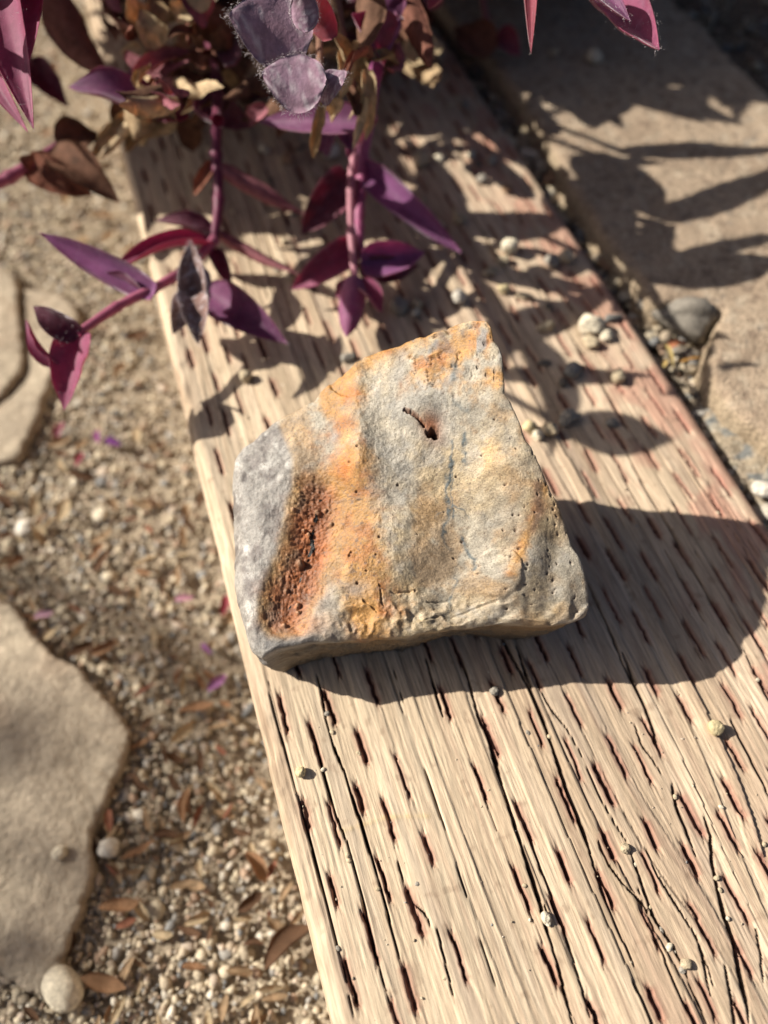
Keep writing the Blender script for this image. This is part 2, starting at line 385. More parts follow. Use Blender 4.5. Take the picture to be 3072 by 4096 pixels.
    o.location = O; o.rotation_euler = (0, 0, math.atan2(-T[0], T[1]))
    tag(o, 'weathered tan landscaping timber with dark slits and long cracks running along it', 'timber')
    return o
build_timber()

# ------------------------------------------------------------------ icosphere template
def icosphere(sub):
    import bmesh
    bm = bmesh.new(); bmesh.ops.create_icosphere(bm, subdivisions=sub, radius=1)
    v = np.array([q.co[:] for q in bm.verts]); f = np.array([[q.index for q in p.verts] for p in bm.faces]); bm.free()
    return v, f
ICO1, ICO2, ICO4 = icosphere(1), icosphere(2), icosphere(4)

STONE = np.array([(0.44, 0.37, 0.27), (0.52, 0.45, 0.33), (0.38, 0.31, 0.23), (0.33, 0.31, 0.28), (0.22, 0.22, 0.215), (0.58, 0.53, 0.44), (0.34, 0.24, 0.17), (0.46, 0.38, 0.30)])
STONE_P = np.array([.24, .2, .16, .1, .06, .09, .07, .08])

def scatter(name, pts, sizes, mat, label, cat, tpl=ICO1, flat=0.65, cols=None, dark=1.0):
    """many tiny stones as one mesh of real grains"""
    n = len(pts); tv, tf = tpl; k = len(tv)
    r = np.random.default_rng(len(pts))
    j = tv[None] * (1 + r.uniform(-0.28, 0.28, (n, k, 1)))
    j = j * (np.stack([r.uniform(0.75, 1.3, n), r.uniform(0.6, 1.0, n), r.uniform(flat * 0.7, flat * 1.2, n)], -1))[:, None, :]
    a = r.uniform(0, 6.283, n); ca, sa = np.cos(a), np.sin(a)
    tl = r.uniform(-0.5, 0.5, n); ctl, stl = np.cos(tl), np.sin(tl)
    x, y, z = j[..., 0], j[..., 1], j[..., 2]
    x, z = x * ctl[:, None] - z * stl[:, None], x * stl[:, None] + z * ctl[:, None]
    x, y = x * ca[:, None] - y * sa[:, None], x * sa[:, None] + y * ca[:, None]
    v = np.stack([x, y, z], -1) * sizes[:, None, None] + pts[:, None, :]
    f = tf[None] + (np.arange(n) * k)[:, None, None]
    if cols is None:
        ci = r.choice(len(STONE), n, p=STONE_P / STONE_P.sum()); cols = STONE[ci] * r.uniform(0.75, 1.2, (n, 1)) * dark
    o = mesh_obj(name, v.reshape(-1, 3), f.reshape(-1, 3), mat, col=np.repeat(cols, k, 0), smooth=True)
    return tag(o, label, cat, kind='stuff')

# ------------------------------------------------------------------ flagstones of the path
def slab(name, outline, ztop, thick, mat, colf, label, cat, res=0.0016, edge=0.0010, rough=0.0007, seed=0, wob=0.0013, bulge=0.0):
    """stone slab with a worn rim: outline in world xy, heightfield top, rough sides"""
    P = np.array(outline)[:, :2]
    # resample the outline evenly
    Q = np.vstack([P, P[:1]]); L = np.concatenate([[0], np.cumsum(np.hypot(*np.diff(Q, axis=0).T))])
    n = max(60, int(L[-1] / res)); s = np.linspace(0, L[-1], n, endpoint=False)
    B = np.stack([np.interp(s, L, Q[:, 0]), np.interp(s, L, Q[:, 1])], -1)
    for _ in range(1): B = 0.25 * np.roll(B, 1, 0) + 0.5 * B + 0.25 * np.roll(B, -1, 0)
    tn = np.roll(B, -1, 0) - np.roll(B, 1, 0); tn /= np.linalg.norm(tn, axis=1)[:, None] + 1e-9
    area = 0.5 * np.sum(B[:, 0] * np.roll(B[:, 1], -1) - np.roll(B[:, 0], -1) * B[:, 1]); sg = 1 if area > 0 else -1
    nrm = np.stack([tn[:, 1], -tn[:, 0]], -1) * sg
    B = B + nrm * (wob * fbm(B[:, 0] * 400, B[:, 1] * 400, octv=3, seed=seed + 1))[:, None]
    import bmesh
    bm = bmesh.new()
    vs_ = [bm.verts.new((x, y, 0)) for x, y in B]
    # grid of inner points triangulated with the rim
    from mathutils.geometry import delaunay_2d_cdt
    lo, hi = B.min(0), B.max(0)
    gx, gy = np.meshgrid(np.arange(lo[0], hi[0], res), np.arange(lo[1], hi[1], res))
    gx = gx + (np.random.default_rng(seed).uniform(-.3, .3, gx.shape)) * res; gy = gy + np.random.default_rng(seed + 9).uniform(-.3, .3, gy.shape) * res
    pts = np.stack([gx.ravel(), gy.ravel()], -1)
    # inside test
    ins = np.zeros(len(pts), bool); x0, y0 = B[:, 0], B[:, 1]; x1, y1 = np.roll(x0, -1), np.roll(y0, -1)
    for a0, b0, a1, b1 in zip(x0, y0, x1, y1):
        if b0 == b1: continue
        cnd = ((b0 > pts[:, 1]) != (b1 > pts[:, 1])); ins ^= cnd & (pts[:, 0] < (a1 - a0) * (pts[:, 1] - b0) / (b1 - b0) + a0)
    pts = pts[ins]
    dd = np.min(np.hypot(pts[:, None, 0] - B[None, ::2, 0], pts[:, None, 1] - B[None, ::2, 1]), 1) if len(pts) * len(B) < 4e7 else np.array([np.min(np.hypot(p[0] - B[:, 0], p[1] - B[:, 1])) for p in pts])
    keep = dd > res * 0.7; pts = pts[keep]; dd = dd[keep]
    allp = [Vector(p) for p in B] + [Vector(p) for p in pts]
    vo, _, fo, ov, _, _ = delaunay_2d_cdt(allp, [(i, (i + 1) % n) for i in range(n)], [], 1, 1e-9)
    vo = np.array([v[:] for v in vo]); fo = np.array([f for f in fo if len(f) == 3])
    bm.free()
    Din = np.concatenate([np.zeros(n), dd]); D = np.array([Din[q[0]] if len(q) else 0.0 for q in ov])
    rim_i = np.zeros(n, int)
    for oi, q in enumerate(ov):
        for ii in q:
            if ii < n: rim_i[ii] = oi
    zt = ztop - edge * (1 - np.sqrt(np.clip(1 - (1 - np.clip(D / edge, 0, 1)) ** 2, 0, 1))) * 0.6
    zt = zt + rough * fbm(vo[:, 0] * 180, vo[:, 1] * 180, octv=4, seed=seed + 3) + rough * 2.2 * fbm(vo[:, 0] * 30, vo[:, 1] * 30, octv=2, seed=seed + 4)
    VT = np.column_stack([vo, zt])
    tri = fo
    a = VT[tri[:, 1], :2] - VT[tri[:, 0], :2]; b_ = VT[tri[:, 2], :2] - VT[tri[:, 0], :2]
    flip = (a[:, 0] * b_[:, 1] - a[:, 1] * b_[:, 0]) < 0; tri[flip] = tri[flip][:, ::-1]
    # sides
    lv = np.linspace(0, 1, 9)[1:]; side = []
    nb = nrm[:len(B)]
    for q in lv:
        zz = zt[rim_i] * (1 - q) + (ztop - thick) * q
        offs = bulge * math.sin(q * 3.1) + 0.0009 * fbm(B[:, 0] * 300, B[:, 1] * 300, q * 6, octv=3, seed=seed + 6)
        side.append(np.column_stack([B + nb * offs[:, None], zz]))
    base = len(VT); VA = np.vstack([VT] + side)
    ring = [rim_i] + [base + i * n + np.arange(n) for i in range(len(lv))]
    tr = []
    for r0, r1 in zip(ring[:-1], ring[1:]):
        p0, p1, q0, q1 = r0, np.roll(r0, -1), r1, np.roll(r1, -1)
        t1 = np.stack([p0, q0, q1], -1); t2 = np.stack([p0, q1, p1], -1)
        if sg < 0: t1, t2 = t1[:, ::-1], t2[:, ::-1]
        tr += [t1, t2]
    FA = np.vstack([tri] + tr)
    dist = np.concatenate([D, np.zeros(len(VA) - base)])
    col = colf(VA, dist)
    o = mesh_obj(name, VA, FA, mat, col=np.clip(col, 0.01, 0.95))
    return tag(o, label, cat)

def flag_col(V, D):
    c = mix((0.43, 0.365, 0.275), (0.37, 0.31, 0.235), sstep(-0.35, 0.45, fbm(V[:, 0] * 28, V[:, 1] * 28, octv=4, seed=81)))
    c = mix(c, (0.33, 0.25, 0.18), sstep(0.1, 0.6, fbm(V[:, 0] * 45, V[:, 1] * 45, octv=4, seed=82)) * 0.6)
    c = c * (1 + .14 * fbm(V[:, 0] * 300, V[:, 1] * 300, octv=3, seed=83))[:, None]
    c = mix(c, (0.25, 0.19, 0.14), (1 - sstep(0, 0.002, D)) * 0.5)
    return c
FZ = -0.0835
fl = [(0, 2395), (34, 2405), (120, 2517), (206, 2620), (308, 2667), (411, 2791), (480, 2860), (518, 2928), (488, 3022), (437, 3151), (368, 3305), (356, 3382), (364, 3477), (343, 3571), (308, 3674), (266, 3785), (231, 3879), (184, 3982), (103, 3965), (0, 3901), (-500, 3750), (-900, 3200), (-600, 2500)]
slab('flagstone', [at(x, y, FZ) for x, y in fl], FZ, 0.02, M['flag'], flag_col, 'large tan flagstone with pointed right corner in the gravel, lower left', 'flagstone', seed=100)
fl = [(84, 1140), (193, 1150), (270, 1193), (313, 1241), (289, 1313), (240, 1420), (178, 1555), (145, 1665), (96, 1752), (63, 1829), (0, 1839), (-250, 1840), (-330, 1700), (0, 1604), (28, 1572), (103, 1480), (90, 1300)]
slab('flagstone', [at(x, y, FZ) for x, y in fl], FZ - 0.001, 0.02, M['flag'], flag_col, 'small tan flagstone behind the drooping purple leaves, right of a narrow joint', 'flagstone', seed=120)
fl = [(-300, 1010), (0, 1063), (29, 1077), (66, 1120), (74, 1200), (84, 1300), (97, 1476), (24, 1562), (0, 1590), (-340, 1688), (-500, 1400)]
slab('flagstone', [at(x, y, FZ) for x, y in fl], FZ + 0.001, 0.02, M['flag'], flag_col, 'tan flagstone cut by the left edge, left of the narrow joint', 'flagstone', seed=140)

# gravel of the path
def in_poly(x, y, P):
    P = np.array(P)[:, :2]; ins = np.zeros(x.shape, bool)
    for (a0, b0), (a1, b1) in zip(P, np.roll(P, -1, 0)):
        if b0 == b1: continue
        ins ^= ((b0 > y) != (b1 > y)) & (x < (a1 - a0) * (y - b0) / (b1 - b0) + a0)
    return ins
n = 50000
y = rng.uniform(-0.24, 0.78, n); fr = rng.uniform(0, 1, n) ** 0.8
xr = O[0] + (y - O[1]) * T[0] / T[1] - 0.001
x = xr - fr * (0.16 + 0.22 * np.clip((y + 0.24) / 1.0, 0, 1))
sz = np.clip(rng.lognormal(math.log(0.00115), 0.42, n), 0.0006, 0.0042)
g = scatter('gravel', np.column_stack([x, y, GZ - 0.0012 + rng.uniform(0, 0.0016, n)]), sz, M['gravel'], 'fine tan and grey gravel covering the path left of the timber', 'gravel', flat=.5)

# ------------------------------------------------------------------ paver to the right
PZ = 0.004
PA = lambda *p: zc(1800, 0, 0.7667, *p)
PB = lambda *p: zc(2000, 900, 0.6462, *p)
edge_l = PA((225, 330), (330, 460), (430, 590), (500, 700), (560, 830), (620, 940)) + PB((610, 10), (690, 110), (770, 210), (840, 300), (895, 400), (930, 455), (1000, 480))
notch = PB((1090, 480), (1220, 500), (1330, 505), (1375, 540), (1345, 640), (1310, 740), (1285, 830), (1300, 950), (1390, 1085), (1500, 1180), (1660, 1300), (1900, 1500), (2300, 1850))
far_l = [(1790, 60), (1560, -260), (1300, -640)]
right = [(4300, 1900), (3500, 760), (3072, 368), (2950, 240), (2830, 120), (2705, 15), (2450, -300), (2180, -640)]
pv = [at(x, y, PZ) for x, y in far_l[::-1] + edge_l + notch + right]
def paver_col(V, D):
    c = mix((0.47, 0.365, 0.265), (0.40, 0.305, 0.22), sstep(-0.3, 0.4, fbm(V[:, 0] * 60, V[:, 1] * 60, V[:, 2] * 60, octv=4, seed=91)))
    c = mix(c, (0.54, 0.45, 0.34), sstep(0.15, 0.5, fbm(V[:, 0] * 260, V[:, 1] * 260, V[:, 2] * 260, octv=3, seed=92)) * 0.7)
    c = mix(c, (0.17, 0.12, 0.09), sstep(0.45, 0.6, noise(V[:, 0] * 420, V[:, 1] * 420, V[:, 2] * 420, seed=93)) * 0.6)
    c = mix(c, (0.22, 0.20, 0.18), sstep(0.5, 0.62, fbm(V[:, 0] * 330, V[:, 1] * 330, V[:, 2] * 330, octv=2, seed=94)) * 0.7)
    c = mix(c, (0.42, 0.34, 0.22), (1 - sstep(0, 0.0015, D)) * 0.4)
    return c
slab('paver', pv, PZ, 0.05, M['paver'], paver_col, 'sandy concrete edging paver with a broken notch, right of the timber', 'paver', res=0.0016, edge=0.0045, rough=0.0007, seed=160, wob=0.0012, bulge=0.001)
# broken mortar between the timber and the paver, lower right
mo = PB((1000, 900), (1120, 1000), (1230, 1010), (1310, 1000), (1395, 1110), (1500, 1210), (1660, 1330), (1900, 1530), (2250, 1830)) + [(3420, 2560), (3080, 2080), (2930, 1850), (2790, 1640), (2710, 1520)]
def mortar_col(V, D):
    c = mix((0.40, 0.33, 0.24), (0.33, 0.27, 0.20), sstep(-0.3, 0.4, fbm(V[:, 0] * 120, V[:, 1] * 120, octv=3, seed=96)))
    c = mix(c, (0.21, 0.225, 0.225), sstep(0.22, 0.32, noise(V[:, 0] * 330, V[:, 1] * 330, V[:, 2] * 330, seed=97)) * 0.9)
    c = mix(c, (0.50, 0.44, 0.34), sstep(0.4, 0.6, noise(V[:, 0] * 500, V[:, 1] * 500, V[:, 2] * 330, seed=98)) * 0.7)
    return c
slab('mortar_strip', [at(x, y, -0.006) for x, y in mo], -0.006, 0.02, M['paver'], mortar_col, 'grey speckled mortar strip wedged between timber and paver at the right', 'mortar', res=0.0011, edge=0.002, rough=0.0016, seed=180, wob=0.001)
# gravel in the joint between timber and paver, and on the bed behind the paver
n = 4600
uu = rng.uniform(-0.1, 0.6, n); ww = W + rng.uniform(-0.001, 0.028, n)
pp = O + uu[:, None] * T + ww[:, None] * NR; sz = np.clip(rng.lognormal(math.log(0.0016), 0.45, n), 0.0007, 0.004)
pp[:, 2] = BZ + rng.uniform(0, 0.0055, n)
scatter('joint_gravel', pp, sz, M['gravel'], 'dark gravel filling the joint between timber and paver', 'gravel', tpl=ICO2, dark=0.82)  # stone colours scaled a little darker throughout
n = 3500
uu = rng.uniform(-0.2, 0.75, n); ww = W + 0.06 + rng.uniform(0, 0.16, n) ** 1.0
pp = O + uu[:, None] * T + ww[:, None] * NR; sz = np.clip(rng.lognormal(math.log(0.0019), 0.5, n), 0.0008, 0.006)
pp[:, 2] = BZ - 0.004 + rng.uniform(0, 0.003, n)
scatter('bed_gravel', pp, sz, M['gravel'], 'scattered dark gravel on the soil beyond the paver, top right', 'gravel', dark=0.55)

# ------------------------------------------------------------------ the rock
def build_rock():
    K6 = 0.9644
    z6 = lambda x, y: (850 + x * K6, 1200 + y * K6)
    # top plane from the heights its shadow implies
    ref = [((1120, 120), .075), ((1540, 1290), .031), ((250, 1430), .024), ((110, 640), .037), ((640, 260), .056), ((800, 1380), .029), ((1400, 800), .049)]
    A = np.array([(1, x, y, x * y) for (x, y), z in ref], float); B = np.array([z for _, z in ref])
    pf = np.linalg.lstsq(A / [1, 1e3, 1e3, 1e6], B, rcond=None)[0] / [1, 1e3, 1e3, 1e6]
    rim = [(75, 1150), (80, 1020), (75, 850), (78, 740), (90, 660), (128, 605), (170, 580), (240, 512), (330, 460), (420, 410), (450, 368), (500, 330), (560, 290), (640, 240), (720, 203), (800, 172), (880, 150), (960, 120), (1010, 90), (1080, 70), (1140, 80), (1160, 110), (1170, 160), (1195, 190), (1210, 290), (1213, 380), (1240, 420), (1270, 480), (1300, 570), (1340, 640), (1370, 720), (1410, 800), (1450, 890), (1480, 960), (1500, 1020), (1525, 1060), (1545, 1120), (1560, 1180), (1565, 1250), (1550, 1300), (1500, 1330), (1400, 1345), (1300, 1340), (1200, 1335), (1100, 1345), (1000, 1352), (930, 1368), (850, 1382), (760, 1392), (700, 1396), (620, 1400), (550, 1404), (470, 1410), (400, 1416), (320, 1432), (260, 1450), (205, 1478), (165, 1450), (140, 1400), (125, 1330), (95, 1240)]
    CX, CY = 720.0, 800.0
    RP = np.array(rim, float)
    ang = np.unwrap(np.arctan2(CY - RP[:, 1], RP[:, 0] - CX)); rad = np.hypot(RP[:, 1] - CY, RP[:, 0] - CX)
    o_ = np.argsort(ang); ang, rad = ang[o_], rad[o_]
    NA, NT, NS = 860, 190, 64
    th = ang[0] + np.linspace(0, 2 * np.pi, NA, endpoint=False)
    rr = np.interp(th, np.concatenate([ang, ang[:1] + 2 * np.pi]), np.concatenate([rad, rad[:1]]))
    rr = rr + 6 * fbm(np.cos(th) * 14, np.sin(th) * 14, octv=4, seed=201)
    s = 1 - (1 - np.linspace(0, 1, NT)) ** 1.25
    GX = CX + s[:, None] * rr * np.cos(th); GY = CY - s[:, None] * rr * np.sin(th)
    Zp = pf[0] + pf[1] * GX + pf[2] * GY + pf[3] * GX * GY
    qx, qy = z6(GX, GY); du, dv = (qx - 1536) / F, (2048 - qy) / F
    tt = (Zp - HC) / (-ct + dv * st_)
    X = CAM[0] + du * tt; Y = CAM[1] + (st_ + dv * ct) * tt
    cen = np.array([X[0, 0], Y[0, 0]])
    Rw = np.hypot(X[-1] - cen[0], Y[-1] - cen[1]); cx, sx = (X[-1] - cen[0]) / Rw, (Y[-1] - cen[1]) / Rw
    front = np.clip(-sx, 0, 1)
    # edge rounding: broad on the grey left side, tight elsewhere
    e = 0.0016 + 0.010 * sstep(0.75, 1.0, -cx * 0.9 + 0.25 * -sx)
    d = np.hypot(X - X[-1], Y - Y[-1])
    drop = e * 0.75 * (1 - np.sqrt(np.clip(1 - (1 - np.clip(d / e, 0, 1)) ** 2, 0, 1)))
    Z = Zp - drop
    # side wall, tucked in towards the base
    q = np.linspace(0, 1, NS + 1)[1:]
    inset = 0.004 + 0.004 * front + 0.004 * np.clip(cx, 0, 1) + 0.003 * np.clip(sx, 0, 1)
    inset = inset * (1 - front) + front * np.interp(cx, [-.9, -.5, 0, .3, .6, .85], [.0022, .0050, .0052, .0062, .0100, .0125])
    belly = 0.0007 * np.sin(q * np.pi)[:, None]
    RS = Rw[None, :] + belly - inset[None, :] * (q[:, None] ** 0.95)
    XS = cen[0] + RS * cx; YS = cen[1] + RS * sx
    ZS = Z[-1][None, :] * (1 - q[:, None]) + 0.0003 * q[:, None]
    X, Y, Z = np.vstack([X, XS]), np.vstack([Y, YS]), np.vstack([Z, ZS])
    side = np.concatenate([np.zeros(NT), q])[:, None] * np.ones(NA)
    px, py = pix(np.stack([X, Y, Z], -1)); A6 = (px - 850) / K6; B6 = (py - 1200) / K6
    topm = 1 - sstep(0, 0.12, side)
    wx = A6 + 14 * fbm(A6 / 60, B6 / 60, octv=3, seed=211); wy = B6 + 14 * fbm(A6 / 60, B6 / 60, 5.0, octv=3, seed=212)
    H = np.zeros_like(X)
    hollow_line = [(440, 800), (425, 900), (390, 1050), (340, 1180), (300, 1290)]
    dh = pdist(wx, wy, hollow_line)
    H -= 0.0032 * np.exp(-(dh / 96) ** 2.4)
    H -= 0.0015 * np.exp(-(pdist(A6, B6, [(520, 850), (480, 1150)]) / 120) ** 2)
    rl = pdist(wx, wy, [(590, 230), (600, 420), (612, 560), (606, 690)])
    sgn = np.sign(A6 - 603)
    H += 0.0020 * np.exp(-(rl / 60) ** 1.4) - 0.0012 * np.exp(-(pdist(A6, B6, [(470, 560), (480, 680)]) / 90) ** 2)
    H -= 0.0010 * np.exp(-(pdist(A6, B6, [(720, 560), (760, 700)]) / 90) ** 2)
    # conchoidal flakes
    fl1 = sstep(6, -6, np.hypot((wx - 590) / 1.25, wy - 330) - 80); H -= 0.0007 * fl1
    fl2 = sstep(5, -5, np.hypot(wx - 1190, (wy - 1130) / 1.1) - 95); H += 0.0006 * fl2
    fl3 = 0.4 * sstep(14, -14, np.hypot((wx - 620) / 0.8, (wy - 1350) / 1.2) - 75); H -= 0.0008 * fl3
    fl4 = 0.5 * sstep(14, -14, np.hypot((wx - 470), (wy - 1330) / 1.3) - 60) ; H += 0.0006 * fl4
    H += 0.0006 * sstep(818, 842, A6 + 6 * noise(B6 / 25, 0, seed=213)) * sstep(1150, 1190, B6) * (1 - sstep(900, 1000, A6))
    H -= 0.0032 * np.exp(-(pdist(A6, B6, [(960, 620), (990, 850), (1010, 1060), (960, 1200)]) / 150) ** 2)
    H += 0.0022 * np.exp(-(pdist(A6, B6, [(1230, 700), (1330, 860), (1320, 1040), (1240, 1160)]) / 90) ** 2)
    H -= 0.0012 * np.exp(-(pdist(A6, B6, [(1420, 1000), (1400, 1180)]) / 50) ** 2)
    H += 0.0010 * np.exp(-(pdist(A6, B6, [(730, 280), (900, 420)]) / 80) ** 2)
    slot = pdist(wx * 0.5 + A6 * 0.5, wy * 0.5 + B6 * 0.5, [(800, 455), (850, 476), (880, 505)])
    rec = np.exp(-(np.hypot((A6 - 905) / 1.3, B6 - 497) / 34) ** 2)
    hole = 1 - sstep(12, 25, np.hypot((A6 - 918) / 1.35, B6 - 533) + 8 * noise(A6 / 13, B6 / 13, seed=214))
    H -= 0.0022 * (1 - sstep(2, 8, slot + 3 * noise(A6 / 8, B6 / 8, seed=215))) + 0.0012 * rec + 0.0055 * hole
    # rough front edge
    fe = sstep(1170, 1300, B6) * sstep(420, 520, A6)
    rid = 1 - np.abs(fbm(X * 160, Y * 160, Z * 160, octv=3, seed=221))
    H += (rid - 0.8) * 0.0026 * fe * topm
    H += 0.0010 * fbm(X * 90, Y * 90, Z * 90, octv=3, seed=222)
    H += 0.00022 * fbm(X * 420, Y * 420, Z * 420, octv=3, seed=223)
    H += 0.00012 * fbm(X * 1500, Y * 1500, Z * 1500, octv=2, seed=224)
    n0 = fbm(X * 160, Y * 160, Z * 160, octv=4, seed=229)
    rough_tr = sstep(470, 250, B6 + 60 * n0) * sstep(700, 900, A6 + 60 * n0)
    pit = sstep(0.18, 0.5, fbm(X * 600, Y * 600, Z * 600, octv=4, seed=225, gain=.65))
    H -= rough_tr * (0.0007 * pit) ; H += rough_tr * 0.0006 * fbm(X * 260, Y * 260, octv=3, seed=226)
    rust = np.exp(-(dh / 105) ** 3)
    gran = 1 - np.abs(noise(X * 620, Y * 620, Z * 620, seed=227)) + 0.8 * np.abs(noise(X * 1300, Y * 1300, Z * 1300, seed=228)) + .5 * noise(X * 2200, Y * 2200, Z * 2200, seed=230)
    H += rust * 0.00038 * (gran - 0.6)
    bumps = [(430, 860, 15, .0014), (360, 1075, 20, .0018), (488, 908, 11, .001), (395, 950, 11, .001), (350, 1252, 13, .0012), (350, 1285, 11, .001), (375, 935, 9, .001), (335, 862, 9, .0009), (295, 1340, 12, .0009), (465, 845, 9, .0008), (300, 1190, 10, .0009)]
    lump = np.zeros_like(X)
    for bx, by, br, bh in bumps:
        k = np.clip(1 - (np.hypot(A6 - bx, B6 - by) / br) ** 2, 0, 1); H += bh * np.sqrt(k) * topm; lump = np.maximum(lump, k)
    for pts in ([(690, 1178), (760, 1200), (828, 1188)], [(628, 1242), (690, 1292), (716, 1300)], [(700, 1200), (716, 1262)], [(880, 1330), (960, 1290), (1010, 1310)], [(1000, 1300), (1090, 1280), (1180, 1250)], [(900, 1240), (980, 1225)]):
        H -= 0.0005 * (1 - sstep(1.5, 8, pdist(wx, wy, pts))) * topm
    r = np.random.default_rng(31); pitm = np.zeros_like(X)
    near = [(1290, 870), (1320, 520), (1170, 490), (1235, 578), (1040, 975), (1005, 1045), (1400, 1100), (1390, 1130), (1430, 1090), (575, 1040), (678, 1055), (1255, 960), (1270, 900), (1330, 640), (1470, 960), (1380, 770)]
    for x_, y_ in near + list(zip(r.uniform(1200, 1520, 45), r.uniform(600, 1300, 45))) + list(zip(r.uniform(560, 1150, 16), r.uniform(600, 1250, 16))):
        pr = r.uniform(3.5, 8); k = 1 - sstep(pr * 0.4, pr * 1.1, np.hypot(A6 - x_, (B6 - y_) * r.uniform(.8, 1.4))); pitm = np.maximum(pitm, k)
    H -= 0.0007 * pitm * topm
    # displace along the surface direction: up on top, outwards on the side
    sx_, sy_ = cx[None, :], sx[None, :]
    lo = sstep(0.0, 0.25, side)
    XX = X + 0.2 * H * lo * sx_; YY = Y + 0.2 * H * lo * sy_
    ZZ = Z + H * (1 - lo) * 1.0
    frac = (0.0016 * (np.abs(fbm(X * 150, Y * 150, Z * 220, octv=4, seed=261)) - .25) + 0.0007 * fbm(X * 600, Y * 600, Z * 600, octv=3, seed=262)) * sstep(0.02, 0.2, side)
    XX = XX + frac * sx_; YY = YY + frac * sy_
    ZZ = np.maximum(ZZ, 0.0004); ZZ[-1] = 0.0004
    # ---------------- colour
    n1 = fbm(X * 55, Y * 55, Z * 55, octv=4, seed=231); n2 = fbm(X * 170, Y * 170, Z * 170, octv=4, seed=232); n3 = fbm(X * 700, Y * 700, Z * 700, octv=3, seed=233)
    c = mix((0.41, 0.325, 0.205), (0.36, 0.325, 0.26), sstep(-0.2, 0.25, n1))
    c = mix(c, (0.45, 0.29, 0.13), sstep(0.08, 0.5, fbm(X * 80, Y * 80, Z * 80, octv=4, seed=234)) * 0.75)
    c = mix(c, (0.52, 0.46, 0.35), sstep(0.15, 0.5, n2) * 0.5)
    c = mix(c, (0.25, 0.215, 0.165), sstep(0.12, 0.5, fbm(X * 240, Y * 240, Z * 240, octv=4, seed=245, gain=.65)) * 0.5)
    c = mix(c, (0.22, 0.175, 0.125), sstep(0.28, 0.6, n3) * 0.45)
    rb = sstep(1080, 1400, A6 + 90 * n1) * sstep(-.25, .35, fbm(X * 150, Y * 150, Z * 150, octv=4, seed=246, gain=.6))
    c = mix(c, (0.27, 0.195, 0.125), rb * 0.6)
    fb_ = sstep(1120, 1300, B6 + 60 * n1) * sstep(-.3, .3, fbm(X * 200, Y * 200, Z * 200, octv=4, seed=247, gain=.6))
    c = mix(c, (0.29, 0.245, 0.185), fb_ * 0.6)
    big = fbm(X * 75, Y * 75, Z * 75, octv=5, seed=271, gain=.62)
    c = mix(c, (0.33, 0.21, 0.105), sstep(0.06, 0.34, big) * 0.6)
    c = mix(c, (0.30, 0.29, 0.265), sstep(0.06, 0.34, -big + .15 * n3) * 0.55)
    # orange skin around and right of the hollow, along the left upper edge, and top right
    org = np.maximum.reduce([np.exp(-(pdist(wx, wy, [(560, 700), (600, 900), (600, 1080), (640, 1240), (660, 1330)]) / 120) ** 2),
                             0.9 * np.exp(-(pdist(wx, wy, [(500, 420), (570, 400)]) / 75) ** 2),
                             0.85 * np.exp(-(pdist(wx, wy, [(470, 390), (530, 500), (565, 640), (590, 780)]) / 62) ** 2),
                             0.8 * np.exp(-(pdist(wx, wy, [(480, 370), (760, 190), (1000, 100)]) / 38) ** 2),
                             rough_tr * sstep(-0.5, 0.4, fbm(X * 200, Y * 200, Z * 200, octv=4, seed=235)) * 0.95,
                             0.7 * np.exp(-(pdist(wx, wy, [(1360, 800), (1340, 900), (1270, 1060), (1240, 1150)]) / 40) ** 2),
                             0.6 * np.exp(-(np.hypot(wx - 470, wy - 560) / 70) ** 2)])
    org = sstep(0.12, 0.95, org + 0.36 * n2 + 0.25 * n3)
    c = mix(c, mix((0.44, 0.225, 0.06), (0.38, 0.145, 0.032), sstep(-.1, .35, fbm(X * 210, Y * 210, Z * 210, octv=4, seed=253))), org * 0.88)
    c = mix(c, (0.52, 0.17, 0.03), 0.9 * np.exp(-(np.hypot((wx - 548) / 1.0, (wy - 705) / 1.2) / 38) ** 2) + 0.5 * np.exp(-(np.hypot(wx - 560, wy - 400) / 30) ** 2))
    # grey side left of the hollow
    lb = np.interp(B6, [400, 560, 640, 740, 880, 1000, 1120, 1240, 1330, 1420, 1500], [230, 300, 330, 340, 300, 275, 240, 195, 195, 250, 330])
    gy = sstep(12, -22, wx * 0.5 + A6 * 0.5 - lb) * sstep(430, 560, B6 + (A6 - 200) * 0.3)
    gc = mix((0.31, 0.29, 0.262), (0.17, 0.15, 0.138), sstep(-0.15, 0.35, fbm(X * 190, Y * 190, Z * 190, octv=4, seed=236, gain=.65)))
    gc = mix(gc, (0.52, 0.50, 0.46), sstep(0.05, 0.6, fbm(X * 260, Y * 260, Z * 260, octv=4, seed=237, gain=.65)))
    gc = mix(gc, (0.38, 0.31, 0.21), sstep(0.2, 0.5, n1 + 0.3 * n2) * 0.7)
    c = mix(c, gc, gy)
    # yellow halo then rust in the hollow
    halo = np.exp(-(np.abs(dh - 92) / 24) ** 2); c = mix(c, (0.45, 0.27, 0.085), halo * 0.6)
    rm = np.exp(-((dh + 34 * n2 + 14 * n3) / 100) ** 3.2)
    rc = mix((0.32, 0.10, 0.03), (0.17, 0.058, 0.022), sstep(-0.2, 0.3, n2))
    rc = mix(rc, (0.42, 0.16, 0.065), sstep(0.05, 0.5, fbm(X * 900, Y * 900, octv=2, seed=238)) * 0.7)
    rc = mix(rc, (0.38, 0.135, 0.04), sstep(430, 540, A6 + (1300 - B6) * -0.12 + 60) * 0.6)
    rc = mix(rc, (0.17, 0.07, 0.032), np.exp(-(np.hypot((wx - 410) / 1.0, (wy - 780) / 1.0) / 70) ** 2) * 0.8)
    c = mix(c, rc, np.clip(rm, 0, 1))
    c = mix(c, (0.45, 0.20, 0.08), np.exp(-(np.hypot((wx - 380) / 1.7, wy - 1350) / 45) ** 2) * 0.8)
